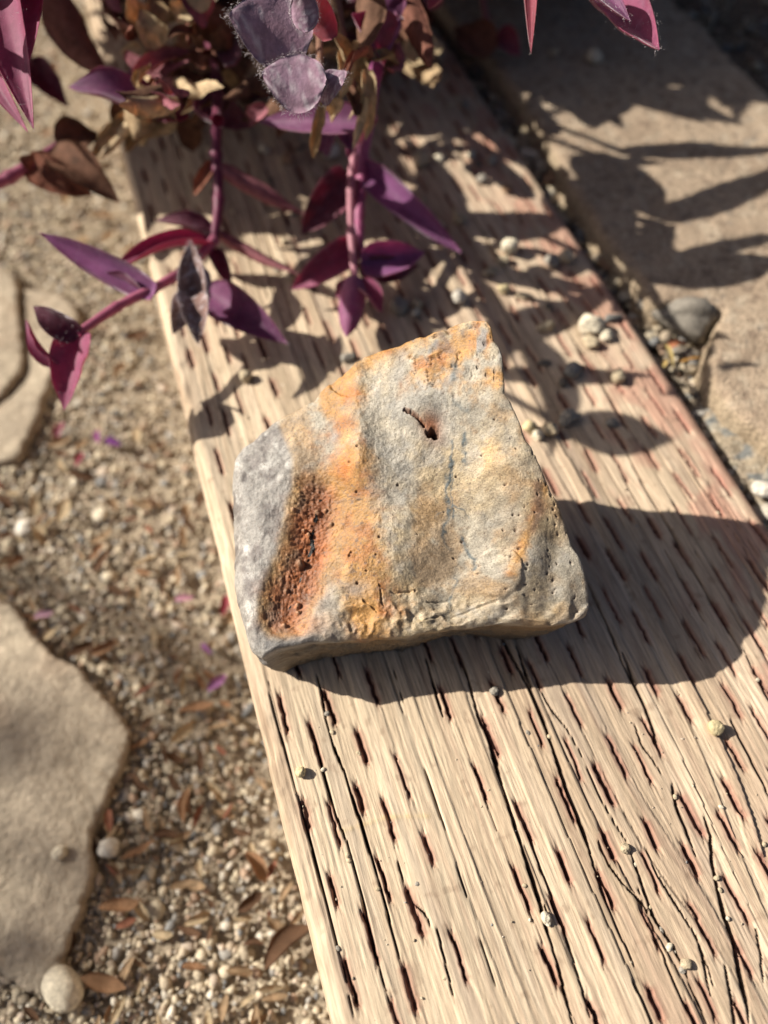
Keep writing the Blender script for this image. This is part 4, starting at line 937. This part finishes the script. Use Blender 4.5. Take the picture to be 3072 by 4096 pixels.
# ------------------------------------------------------------------ the trailing purple plant
KD = 1.8517
root = at(900 * KD, -260 * KD, -0.01)
plant = empty('purple_trailing_plant', root)
tag(plant, 'purple trailing plant with hairy leaves and dried brown leaves spilling over the timber', 'plant')
PLANT_N = [0]
PAL = dict(purple=((0.16, 0.05, 0.13), (0.22, 0.07, 0.125)), violet=((0.24, 0.085, 0.22), (0.28, 0.10, 0.19)), magenta=((0.25, 0.06, 0.125), (0.30, 0.08, 0.14)),
           wine=((0.12, 0.03, 0.052), (0.16, 0.045, 0.065)), red=((0.28, 0.06, 0.085), (0.31, 0.075, 0.095)), pink=((0.34, 0.13, 0.16), (0.36, 0.15, 0.17)),
           fuzzy=((0.27, 0.185, 0.26), (0.26, 0.16, 0.21)), fgrey=((0.22, 0.135, 0.115), (0.27, 0.21, 0.21)),
           tan=((0.40, 0.29, 0.16), (0.44, 0.33, 0.20)), straw=((0.55, 0.44, 0.27), (0.54, 0.43, 0.27)), brown=((0.16, 0.08, 0.05), (0.18, 0.10, 0.065)), rust=((0.24, 0.10, 0.065), (0.25, 0.11, 0.08)))
def DP(p):
    return at(p[0] * KD, p[1] * KD, p[2])
def pleaf(b_, tip, wid, pal='purple', fold=0.7, bend=0.1, roll=0.0, shape='lance', crumple=0.0, hair=None, curl=0.0, twist=0.0, world=False, thick=None, flip=1, bag=None, upv=None):
    """one leaf of the plant: base and tip as (x, y, z) with x, y on the 1659-wide picture"""
    PLANT_N[0] += 1; sd = PLANT_N[0]
    a, b = (np.asarray(b_, float), np.asarray(tip, float)) if world else (DP(b_), DP(tip))
    m_ = (a + b) / 2; k = np.linalg.norm(m_ - CAM) / F * KD
    wm = wid if world else wid * k * 1.04
    up = (CAM - m_); up = up / np.linalg.norm(up) * 0.7 + np.array([0, 0, 0.6])
    ax = (b - a) / np.linalg.norm(b - a); up = up - ax * np.dot(up, ax); up /= np.linalg.norm(up); sdv = np.cross(ax, up)
    up = (up * math.cos(roll) + sdv * math.sin(roll)) * flip
    if upv is not None: up = np.array(upv)
    dry = pal in ('tan', 'straw', 'brown', 'rust', 'pink'); fz = pal in ('fuzzy', 'fgrey')
    Vv, Ff, s_, t_, lw, nn = leaf_mesh(a, b, wm, up, fold=fold if bag is not None or dry or fz else fold + .18, bend=bend, thick=thick or (0.0004 if dry else 0.0009), crumple=crumple, seed=sd, shape=shape, curl=curl, twist=twist, ns=20, nt=8)
    c0, c1 = [np.array(q) for q in PAL[pal]]
    col = mix(np.tile(c0, (len(Vv), 1)), c1, np.clip(lw * 0.9 + 0.25 * fbm(s_ * 5, t_ * 2, sd, octv=2, seed=3), 0, 1))
    vein = 0.5 + 0.5 * np.cos(t_ * 26 + 3 * s_)
    col = col * (1 + 0.10 * (vein - .5) + 0.25 * fbm(s_ * 4 + sd, t_ * 2.5, octv=3, seed=sd))[:, None]
    if not dry: col = mix(col, c1 * 1.6, np.clip((np.abs(t_) - 0.88) * 6, 0, 1) * 0.6)
    else: col = mix(col, np.array(c0) * 0.45, sstep(.2, .6, fbm(s_ * 6, t_ * 4, sd * 2.0, octv=3, seed=8)) * 0.7)
    if not dry and not fz: col = mix(col, (0.33, 0.23, 0.31), sstep(.1, .6, fbm(s_ * 22, t_ * 9, sd * 1.3, octv=3, seed=14)) * 0.22 + 0.04)
    if fz: col = mix(mix(col, np.array(c0) * .55, sstep(0, .5, fbm(s_ * 5, t_ * 3, sd, octv=3, seed=13)) * .6), (0.60, 0.55, 0.58), sstep(.0, .5, fbm(s_ * 20, t_ * 11, sd, octv=3, seed=12)) * 0.55)
    Vv = Vv - root
    if bag is not None:
        bag.setdefault(dry, []).append((Vv, Ff, np.clip(col, .005, .9))); return
    o = mesh_obj('dry_leaf' if dry else 'leaf', Vv, Ff, M['dry'] if dry else M['fuzzy'] if fz else M['leaf'], plant, np.clip(col, .005, .9))
    hair = hair if hair is not None else (420 if fz else 0)
    if hair:
        r = np.random.default_rng(sd); n = len(s_) // 2
        i_e = np.where((np.abs(t_[:n]) > 0.93) & (s_[:n] > .06))[0]; i_a = np.arange(n)
        ii = np.concatenate([r.choice(i_e, int(hair * .55)), r.choice(i_a, hair - int(hair * .55))])
        p0 = Vv[ii] + r.normal(0, wm * .03, (hair, 3)); cen_ = (a + b) / 2 - root
        outd = p0 - cen_; outd /= np.linalg.norm(outd, axis=1)[:, None]
        isE = (np.arange(hair) < int(hair * .55))[:, None]
        d = np.where(isE, outd * 0.9 + nn[ii] * 0.35, nn[ii] * .35 + r.normal(0, .7, (hair, 3))) + r.normal(0, .35, (hair, 3)); d /= np.linalg.norm(d, axis=1)[:, None]
        ln = (r.uniform(.0003, .0011, hair) * r.uniform(.5, 1.2, hair))[:, None]; sdn = np.cross(d, r.normal(size=(hair, 3))); sdn /= np.linalg.norm(sdn, axis=1)[:, None]; hw = 0.00003
        p1 = p0 + d * ln * .5; p2 = p0 + (d + r.normal(0, .3, (hair, 3))) * ln
        HV = np.stack([p0 - sdn * hw, p0 + sdn * hw, p1 + sdn * hw, p1 - sdn * hw, p2 + sdn * hw * .4, p2 - sdn * hw * .4], 1).reshape(-1, 3)
        b0 = (np.arange(hair) * 6)[:, None]
        HF = np.vstack([b0 + [0, 1, 2, 3], b0 + [3, 2, 4, 5]])
        h = mesh_obj('leaf_hair', HV, HF, M['hair'], o); tag(h, kind='stuff')
    return o

def stem(pts, r0, r1, col=(0.26, 0.07, 0.12), world=False, bag=None):
    p = np.array([np.asarray(q, float) if world else DP(q) for q in pts]); n = 10 * (len(p) - 1) + 1
    t = np.linspace(0, len(p) - 1, n); tk = np.arange(len(p))
    # smooth through the points
    Pm = np.stack([np.interp(t, tk, p[:, k]) for k in range(3)], -1)
    for _ in range(12): Pm[1:-1] = 0.25 * Pm[:-2] + 0.5 * Pm[1:-1] + 0.25 * Pm[2:]
    kk = np.linalg.norm(p.mean(0) - CAM) / F * KD if not world else 1.0
    rad = (r0 + (r1 - r0) * t / t[-1]) * kk
    rad = rad * (1 + 0.25 * np.exp(-(((t % 1.0) - 0.0) / .12) ** 2) + .06 * noise(t * 5, 0, seed=3))
    tg = np.gradient(Pm, axis=0); tg /= np.linalg.norm(tg, axis=1)[:, None]
    s1 = np.cross(tg, [0.2, 0.1, 1.0]); s1 /= np.linalg.norm(s1, axis=1)[:, None]; s2 = np.cross(tg, s1)
    a = np.linspace(0, 2 * np.pi, 12, endpoint=False)
    V = Pm[:, None] + rad[:, None, None] * (np.cos(a)[None, :, None] * s1[:, None] + np.sin(a)[None, :, None] * s2[:, None])
    c = np.array(col) * (1 + .3 * fbm(t * 3, 0, col[0] * 50, octv=3, seed=4))[:, None, None] * np.ones((1, 12, 1))
    if bag is not None:
        bag.append((V.reshape(-1, 3) - root, grid_faces(n, 12, wrap=True), np.clip(c.reshape(-1, 3), .01, .9))); return
    return mesh_obj('stem', V.reshape(-1, 3) - root, grid_faces(n, 12, wrap=True), M['stem'], plant, np.clip(c.reshape(-1, 3), .01, .9))

# --- left shoot, hanging over the path
ZA, ZB = 0.018, 0.028
stem([(470, 250, .045), (466, 330, .034), (475, 430, .024), (462, 520, ZA)], 11, 9, (0.15, 0.03, 0.07))
stem([(462, 520, ZA), (400, 585, ZA + .004), (330, 625, ZA + .007), (255, 660, ZB), (165, 722, ZB)], 11, 9, (0.36, 0.11, 0.18))
pleaf((335, 632, ZA + .008), (86, 503, ZB + .012), 92, 'violet', fold=1.0, bend=-.04, roll=-.35, hair=240)
pleaf((318, 640, ZA + .004), (205, 590, ZB), 84, 'purple', fold=.9, roll=.9)
pleaf((455, 526, ZA), (216, 606, ZB), 66, 'magenta', fold=1.1, roll=.5)
pleaf((178, 718, ZB), (138, 886, ZB - .012), 104, 'magenta', fold=.75, bend=.06, hair=160, roll=.25)
pleaf((172, 722, ZB), (72, 662, ZB + .008), 92, 'wine', fold=1.2, roll=-.45, hair=160)
pleaf((128, 790, ZB - .004), (56, 690, ZB + .006), 52, 'magenta', fold=1.1, roll=-1.0)
pleaf((446, 632, ZA - .002), (621, 742, ZA - .006), 108, 'purple', fold=.6, roll=.15, hair=240, bend=.05)
pleaf((415, 660, ZA + .004), (412, 522, ZA + .018), 78, 'fgrey', fold=.95, roll=.1, hair=700)
pleaf((430, 645, ZA + .004), (402, 535, ZA + .016), 56, 'fuzzy', fold=1.1, roll=1.1, hair=300)
pleaf((408, 632, ZA + .008), (428, 744, ZA + .004), 82, 'fgrey', fold=.85, roll=-.2, hair=700)
pleaf((398, 640, ZA + .004), (374, 722, ZA - .002), 66, 'fgrey', fold=.8, roll=-.4, hair=300)
pleaf((460, 505, ZA), (336, 476, ZA + .004), 60, 'wine', fold=1.0, roll=.3)
pleaf((465, 512, ZA), (350, 505, ZA - .002), 44, 'wine', fold=.8, roll=-.4)
pleaf((462, 540, ZA - .002), (500, 625, ZA - .01), 52, 'wine', fold=1.0)
pleaf((470, 500, ZA), (645, 592, ZA - .008), 46, 'pink', fold=1.5, bend=.05, crumple=.02, flip=-1)
pleaf((470, 360, .032), (655, 462, .016), 62, 'pink', fold=1.4, bend=.0, roll=.3, crumple=.02, flip=-1)
pleaf((470, 350, .032), (418, 425, .02), 44, 'rust', fold=1.2, crumple=.04)
# --- central hanging shoots
stem([(800, 170, .07), (792, 250, .05), (765, 330, .036), (757, 400, .030), (758, 500, .024), (766, 605, .018)], 9, 8, (0.46, 0.20, 0.25))
stem([(800, 250, .04), (783, 340, .030), (778, 420, .024), (774, 490, .018), (778, 545, .014)], 12, 10, (0.38, 0.11, 0.22))
pleaf((762, 345, .034), (770, 265, .044), 44, 'purple', fold=1.1)
pleaf((784, 362, .028), (996, 546, .014), 92, 'violet', fold=.95, bend=.05, roll=.35, hair=160)
pleaf((752, 372, .030), (650, 506, .012), 108, 'wine', fold=.85, bend=.02, roll=-.4)
pleaf((772, 530, .018), (628, 626, .008), 100, 'magenta', fold=.95, bend=.05, roll=-.3)
pleaf((780, 572, .016), (918, 546, .016), 112, 'violet', fold=1.0, bend=-.02, roll=.25)
pleaf((775, 578, .014), (905, 575, .006), 70, 'wine', fold=.6, roll=.6)
pleaf((766, 596, .020), (748, 728, .012), 104, 'violet', fold=1.3, bend=.06, flip=-1, hair=100)
pleaf((772, 610, .016), (826, 676, .008), 70, 'magenta', fold=1.1, roll=-.3)
pleaf((758, 612, .014), (726, 642, .008), 44, 'magenta', fold=.9)
pleaf((776, 470, .020), (768, 560, .018), 40, 'pink', fold=1.4, flip=-1)
pleaf((700, 330, .03), (735, 250, .045), 50, 'purple', fold=.9)
# --- hairy rosettes, nearest the lens
pleaf((676, 72, .104), (494, 32, .110), 150, 'fuzzy', fold=.25, bend=.06, shape='ovate', hair=1300, flip=-1, roll=-.15, thick=.0014)
pleaf((662, 70, .108), (652, -40, .118), 60, 'fuzzy', fold=.5, shape='ovate', hair=500, flip=-1)
pleaf((704, 180, .098), (564, 158, .100), 122, 'fuzzy', fold=.25, bend=.06, shape='ovate', hair=1200, flip=-1, thick=.0014)
pleaf((690, 166, .096), (742, 180, .097), 92, 'fuzzy', fold=.6, shape='ovate', hair=300, flip=-1)
pleaf((715, 86, .098), (688, -12, .110), 74, 'red', fold=.9, bend=.15, hair=200, flip=-1)
pleaf((795, 262, .06), (558, 264, .05), 78, 'purple', fold=.6, bend=.04, roll=-.2)
pleaf((735, 250, .055), (760, 330, .048), 60, 'purple', fold=.6)
# --- dried leaves hanging round the rosettes
for b_, t_, wd, pl, fo, cr in (((745, 130, .08), (712, 62, .09), 40, 'tan', 1.2, .05), ((740, 110, .082), (735, 215, .07), 56, 'straw', 1.0, .05), ((760, 90, .08), (785, 190, .066), 60, 'tan', 1.2, .05), ((790, 150, .075), (790, 300, .055), 54, 'straw', 1.3, .05), ((790, 210, .07), (762, 322, .058), 34, 'straw', 1.5, .05),
                               ((700, 220, .07), (676, 340, .05), 36, 'tan', 1.4, .06), ((740, 215, .07), (716, 262, .06), 46, 'straw', 1.3, .06), ((770, 250, .066), (745, 180, .07), 40, 'brown', 1.1, .06), ((800, 130, .075), (862, 150, .062), 36, 'tan', 1.3, .06), ((865, -30, .085), (930, 150, .075), 62, 'rust', .8, .03),
                               ((790, -40, .09), (775, 130, .08), 76, 'brown', .6, .03), ((110, -30, .07), (232, 172, .05), 92, 'rust', .7, .03), ((330, 30, .07), (270, 5, .08), 60, 'straw', 1.0, .06), ((350, 100, .065), (300, 20, .075), 74, 'straw', 1.0, .08), ((380, 40, .07), (430, 10, .075), 60, 'straw', .9, .08),
                               ((270, 110, .06), (415, 130, .06), 60, 'pink', 1.3, .03), ((290, 170, .055), (420, 110, .058), 52, 'pink', 1.3, .02), ((330, 0, .075), (345, 80, .065), 50, 'tan', .8, .06), ((430, 30, .07), (535, 130, .055), 84, 'brown', .7, .05), ((470, 60, .068), (560, 200, .045), 70, 'brown', .8, .05),
                               ((300, 230, .05), (215, 345, .03), 40, 'straw', 1.4, .06), ((320, 190, .055), (290, 300, .04), 96, 'tan', .8, .08), ((360, 220, .05), (300, 290, .035), 80, 'tan', .9, .08), ((500, 190, .05), (470, 290, .03), 76, 'brown', .8, .06), ((430, 160, .05), (400, 240, .04), 90, 'brown', .8, .06),
                               ((600, 200, .055), (520, 260, .04), 70, 'brown', .9, .06), ((560, 110, .06), (520, 200, .05), 60, 'tan', 1.0, .06), ((420, 20, .075), (450, -30, .08), 60, 'straw', .8, .06), ((660, 240, .05), (600, 300, .03), 60, 'brown', .9, .05), ((390, 120, .055), (470, 150, .05), 40, 'tan', 1.2, .05)):
    pleaf(b_, t_, wd, pl, fold=fo, crumple=cr, twist=random.uniform(-.6, .6), roll=random.uniform(-.5, .5), flip=random.choice([1, -1]))
pleaf((300, 222, .055), (147, 188, .06), 92, 'purple', fold=.8, roll=.2)
pleaf((330, 190, .05), (275, 250, .045), 80, 'purple', fold=.6)
pleaf((380, 215, .05), (330, 240, .045), 76, 'magenta', fold=.7)
pleaf((330, 240, .045), (410, 250, .04), 80, 'magenta', fold=.6)
pleaf((420, 215, .05), (540, 276, .035), 76, 'wine', fold=.6, roll=.3)
pleaf((450, 40, .07), (380, -20, .08), 80, 'pink', fold=.7)
pleaf((840, 60, .075), (790, -30, .085), 110, 'purple', fold=.6)
pleaf((830, 110, .07), (760, 30, .085), 110, 'magenta', fold=.6)
pleaf((850, 20, .08), (905, 60, .07), 60, 'purple', fold=.7)
stem([(890, -60, .07), (850, 60, .066), (810, 150, .065), (798, 260, .056)], 13, 11, (0.24, 0.05, 0.16))
stem([(455, 90, .05), (470, 170, .05), (470, 260, .05)], 10, 10, (0.14, 0.03, 0.06))
# --- near leaves at the frame edges
pleaf((-20, -90, .115), (72, 277, .104), 118, 'magenta', fold=.75, bend=.05, roll=.1, hair=200)
pleaf((40, -120, .105), (48, 180, .10), 90, 'magenta', fold=.7, bend=.05, roll=-.4)
pleaf((-60, 20, .09), (60, 285, .085), 80, 'magenta', fold=.6, roll=.5)
pleaf((55, 90, .03), (62, 170, .03), 44, 'red', fold=.7)
pleaf((60, 140, .03), (148, 232, .02), 70, 'wine', fold=.6, crumple=.03)
pleaf((1270, -70, .10), (1424, 108, .106), 128, 'magenta', fold=.8, bend=-.04, hair=300)
pleaf((1225, -40, .106), (1362, 46, .11), 80, 'purple', fold=.9, hair=200)
pleaf((1135, -120, .105), (1147, 116, .10), 46, 'red', fold=.9, hair=60)
pleaf((960, -20, .09), (925, 20, .09), 60, 'red', fold=.9)
pleaf((1060, 120, .012), (985, 60, .014), 84, 'rust', fold=.7, crumple=.04)
pleaf((1070, 80, .014), (1125, 120, .010), 64, 'red', fold=.8, crumple=.04)
stem([(1035, -40, .03), (1050, 40, .022), (1062, 80, .016)], 6, 5, (0.34, 0.14, 0.14))
# --- withered shoot at the left
stem([(-60, 420, .03), (20, 385, .03), (90, 340, .032), (150, 300, .034)], 12, 8, (0.26, 0.08, 0.13))
pleaf((110, 325, .034), (262, 440, .022), 88, 'brown', fold=.8, crumple=.03)
pleaf((60, 350, .032), (200, 425, .02), 88, 'rust', fold=.9, crumple=.04, roll=.3)
pleaf((130, 320, .034), (212, 285, .032), 88, 'brown', fold=.7, crumple=.05)
pleaf((70, 360, .032), (40, 340, .036), 40, 'rust', fold=.9, crumple=.05)
pleaf((300, 245, .04), (196, 348, .026), 46, 'straw', fold=1.4, crumple=.08)
pleaf((330, 250, .04), (270, 330, .028), 70, 'tan', fold=1.0, crumple=.09)
pleaf((360, 240, .036), (300, 310, .02), 90, 'tan', fold=.8, crumple=.08)
pleaf((400, 255, .03), (420, 330, .016), 66, 'brown', fold=.9, crumple=.06)
pleaf((290, 200, .045), (250, 300, .03), 60, 'brown', fold=.9, crumple=.06)

# --- tangle of withered and shaded leaves in the heart of the clump
rq = np.random.default_rng(17)
for q in range(92):
    x = rq.uniform(235, 930); y = rq.uniform(-60, 225 if x < 620 else 130); z = rq.uniform(.004, .065)
    a_ = rq.uniform(0, 6.28); L = rq.uniform(70, 135)
    pl = ['brown', 'brown', 'tan', 'rust', 'wine', 'purple', 'tan', 'brown', 'straw'][rq.integers(9)]
    x2, y2 = x + L * math.cos(a_), y + L * math.sin(a_) * .8
    if x2 < 200 or y2 > 265: x2, y2 = x - (x2 - x), y - (y2 - y)
    pleaf((x, y, z), (x2, y2, max(.003, z + rq.uniform(-.02, .02))), rq.uniform(38, 75), pl, fold=rq.uniform(.5, 1.3), crumple=rq.uniform(.02, .07), roll=rq.uniform(-.8, .8), flip=[1, -1][rq.integers(2)], twist=rq.uniform(-.6, .6))
for pts in ([(520, -40, .05), (540, 60, .035), (500, 180, .02)], [(620, -60, .06), (600, 60, .045), (640, 200, .04)], [(360, -50, .06), (400, 80, .05), (450, 150, .045)], [(700, -60, .08), (690, 60, .082), (690, 170, .08)], [(720, -60, .08), (745, 100, .075), (770, 240, .06)]):
    stem(pts, 7, 6, (0.22, 0.12, 0.08))

for q in range(46):   # crisp curled dead leaves on the sunny outside of the clump
    x = rq.uniform(225, 860); y = rq.uniform(-40, 235 if x < 600 else 190); z = rq.uniform(.045, .075)
    if 480 < x < 740 and y < 225: continue
    a_ = rq.uniform(0, 6.28); L = rq.uniform(45, 100); x2, y2 = x + L * math.cos(a_), y + L * math.sin(a_)
    if x2 < 205 or y2 > 290: continue
    pleaf((x, y, z), (x2, y2, max(.02, z + rq.uniform(-.02, .015))), rq.uniform(24, 50), ['tan', 'straw', 'tan', 'rust', 'pink', 'brown'][rq.integers(6)], fold=rq.uniform(1.0, 1.7), crumple=rq.uniform(.05, .1), roll=rq.uniform(-1, 1), flip=[1, -1][rq.integers(2)], twist=rq.uniform(-1.2, 1.2), curl=rq.uniform(-.4, .5))

# --- the body of the plant beyond the frame, which shades the far timber and the paver
far_leaves, far_stems = {}, []
def hidden(p, m=30):
    x, y = pix(p); return y < -m or x < -m
def shoot(p0, p1, arch, nleaf, size, pals, rs):
    p0, p1 = np.array(p0), np.array(p1); t = np.linspace(0, 1, 7)
    P = p0 + (p1 - p0) * t[:, None]; P[:, 2] += arch * np.sin(np.pi * t)
    keep = [q for q in P if hidden(q)]
    if len(keep) > 2: stem(keep, 0.0020, 0.0014, (0.22, 0.06, 0.12), world=True, bag=far_stems)
    ax = (p1 - p0) / np.linalg.norm(p1 - p0); sd = np.cross(ax, [0, 0, 1]); sd /= np.linalg.norm(sd)
    for k in range(nleaf):
        f = 0.12 + 0.88 * (k + rs.uniform(0, .6)) / nleaf; b = p0 + (p1 - p0) * f; b[2] += arch * math.sin(math.pi * f)
        d = ax * rs.uniform(.2, .9) + sd * (1 if k % 2 else -1) * rs.uniform(.5, 1.1) + np.array([0, 0, rs.uniform(-.3, .6)]); d /= np.linalg.norm(d)
        L = size * rs.uniform(.75, 1.25); tp = b + d * L
        if not (hidden(b) and hidden(tp) and hidden((b + tp) / 2)) or tp[2] < .006: continue
        pleaf(b, tp, L * rs.uniform(.38, .52), pals[rs.integers(len(pals))], fold=rs.uniform(.4, .9), bend=rs.uniform(-.05, .12), world=True, hair=0, roll=rs.uniform(-.7, .7), bag=far_leaves)
rs = np.random.default_rng(5)
live = ['purple', 'violet', 'magenta', 'wine', 'brown', 'tan']
for q in range(58):
    a0 = np.array([rs.uniform(-.06, .16), rs.uniform(.38, .52), -0.012]); e1 = np.array([rs.uniform(-.17, .10), rs.uniform(.25, .42), rs.uniform(.05, .16)])
    shoot(a0, e1, rs.uniform(.01, .05), 7, .044, live, rs)
# shoots reaching over from the left and the back, between the sun and the far timber and paver
Sn = np.array(S[:])
for q in range(210):
    if q % 5 < 3: tx, ty, tz = rs.uniform(270, 1020), rs.uniform(110, 455), 0.0
    else: tx, ty, tz = rs.uniform(1040, 1640), rs.uniform(-20, 250), PZ
    if q % 5 == 0: tx, ty = rs.uniform(270, 640), rs.uniform(230, 465)
    if 640 < tx < 1000 and ty > 290: continue
    p = at(tx * KD, ty * KD, tz); hz = rs.uniform(.035, .15); b_ = p + Sn * (hz / Sn[2])
    if not hidden(b_, 60): continue
    shoot(b_ + np.array([rs.uniform(-.02, .05), rs.uniform(.05, .1), -hz * rs.uniform(.2, .5)]), b_, .01, 4, .042, live, rs)
# single long leaves added left of and beyond the frame so that their shadows fall as bands on timber and paver
for (ax_, ay_), (bx_, by_), wd, tz in (((975, 770), (1345, 622), 105, 0), ((1080, 812), (1420, 812), 70, 0), ((1225, 925), (1460, 950), 150, 0), ((1440, 475), (1720, 345), 75, PZ), ((1390, 600), (1720, 560), 120, PZ), ((1270, 330), (1440, 480), 110, PZ), ((1210, 380), (1350, 540), 140, PZ), ((1480, 555), (1720, 500), 45, PZ), ((1350, 330), (1720, 318), 60, PZ), ((1010, 500), (1250, 470), 110, 0)):
    hz = .07; pa_, pb_ = at(ax_ * KD, ay_ * KD, tz), at(bx_ * KD, by_ * KD, tz)
    while hz < .2:
        qa, qb = pa_ + Sn * (hz / Sn[2]), pb_ + Sn * (hz / Sn[2])
        if hidden(qa, 160) and hidden(qb, 160): break
        hz += .004
    wm = wd * KD * np.linalg.norm(pa_ - CAM) / F
    pleaf(qa, qb, wm * 0.9, live[rs.integers(4)], fold=.35, bend=.02, world=True, hair=0, bag=far_leaves, upv=Sn)
    stem([qa + Sn * .06 + np.array([0, .03, -.04]), qa + Sn * .03, qa], .0016, .0014, (0.22, 0.06, 0.12), world=True, bag=far_stems)
def joined(name, parts, mat):
    off = 0; Vs, Fs, Cs = [], [], []
    for v, f, c in parts: Vs.append(v); Fs.append(f + off); Cs.append(c); off += len(v)
    o = mesh_obj(name, np.vstack(Vs), np.vstack(Fs), mat, plant, np.vstack(Cs)); tag(o, kind='stuff'); return o
joined('foliage', far_leaves[False], M['leaf']); joined('dry_foliage', far_leaves[True], M['dry']); joined('stems', far_stems, M['stem'])

# ------------------------------------------------------------------ leafy tree beside the path, out of frame, that dapples the flagstones
def build_tree():
    rt = np.random.default_rng(23); tips = []
    spots = [(130, 1640), (40, 1760), (190, 1830), (90, 1930), (30, 1560), (200, 1700), (60, 2060), (150, 2010), (330, 1060), (250, 1010), (420, 1180), (300, 1240), (180, 1130), (400, 1020), (120, 1050), (330, 1420), (440, 1480), (380, 1820), (350, 1980), (240, 900)]
    spots = spots[:8] + spots[15:18]
    for x, y in spots:
        p = at(x * KD, y * KD, GZ); tips.append(p + Sn * rt.uniform(2.3, 2.9))
    tips = np.array(tips); cen = tips.mean(0); foot = np.array([cen[0] - 1.2, cen[1] + 0.5, GZ])
    t = empty('overhanging_tree', foot); tag(t, 'leafy tree standing left of the path outside the frame, dappling the flagstones', 'tree')
    def tube(pts, r0, r1, name):
        p = np.array(pts); n = 8 * (len(p) - 1) + 1; q = np.linspace(0, len(p) - 1, n); Pm = np.stack([np.interp(q, np.arange(len(p)), p[:, k]) for k in range(3)], -1)
        for _ in range(10): Pm[1:-1] = .25 * Pm[:-2] + .5 * Pm[1:-1] + .25 * Pm[2:]
        rad = r0 + (r1 - r0) * q / q[-1]; tg = np.gradient(Pm, axis=0); tg /= np.linalg.norm(tg, axis=1)[:, None]
        s1 = np.cross(tg, [.3, 1, .1]); s1 /= np.linalg.norm(s1, axis=1)[:, None]; s2 = np.cross(tg, s1); a = np.linspace(0, 6.2832, 10, endpoint=False)
        V = Pm[:, None] + rad[:, None, None] * (np.cos(a)[None, :, None] * s1[:, None] + np.sin(a)[None, :, None] * s2[:, None])
        return mesh_obj(name, V.reshape(-1, 3) - foot, grid_faces(n, 10, wrap=True), M['twig'], t)
    fork = foot + np.array([.15, -.05, 1.3]); hub = cen + np.array([-.15, .1, .12])
    tube([foot, foot + np.array([.05, 0, .6]), fork], .05, .03, 'trunk'); tube([fork, (fork + hub) / 2 + np.array([0, 0, .12]), hub], .022, .008, 'branch')
    Vs, Fs, off = [], [], 0
    for q in tips:
        d = q - hub; tube([hub, hub + d * .5 + np.array([0, 0, .03]), q], .003, .001, 'twig')
        for k in range(1):
            dd = rt.normal(size=3); dd[2] *= .5; dd /= np.linalg.norm(dd); c0 = q + rt.normal(0, .008, 3)
            v, f, *_ = leaf_mesh(c0 - dd * .02, c0 + dd * .025, .026, (rt.normal(0, .4), rt.normal(0, .4), 1), fold=.4, ns=10, nt=4, thick=.0004, seed=k)
            Vs.append(v - foot); Fs.append(f + off); off += len(v)
    o = mesh_obj('crown', np.vstack(Vs), np.vstack(Fs), M['tree_leaf'], t); tag(o, kind='stuff')
build_tree()
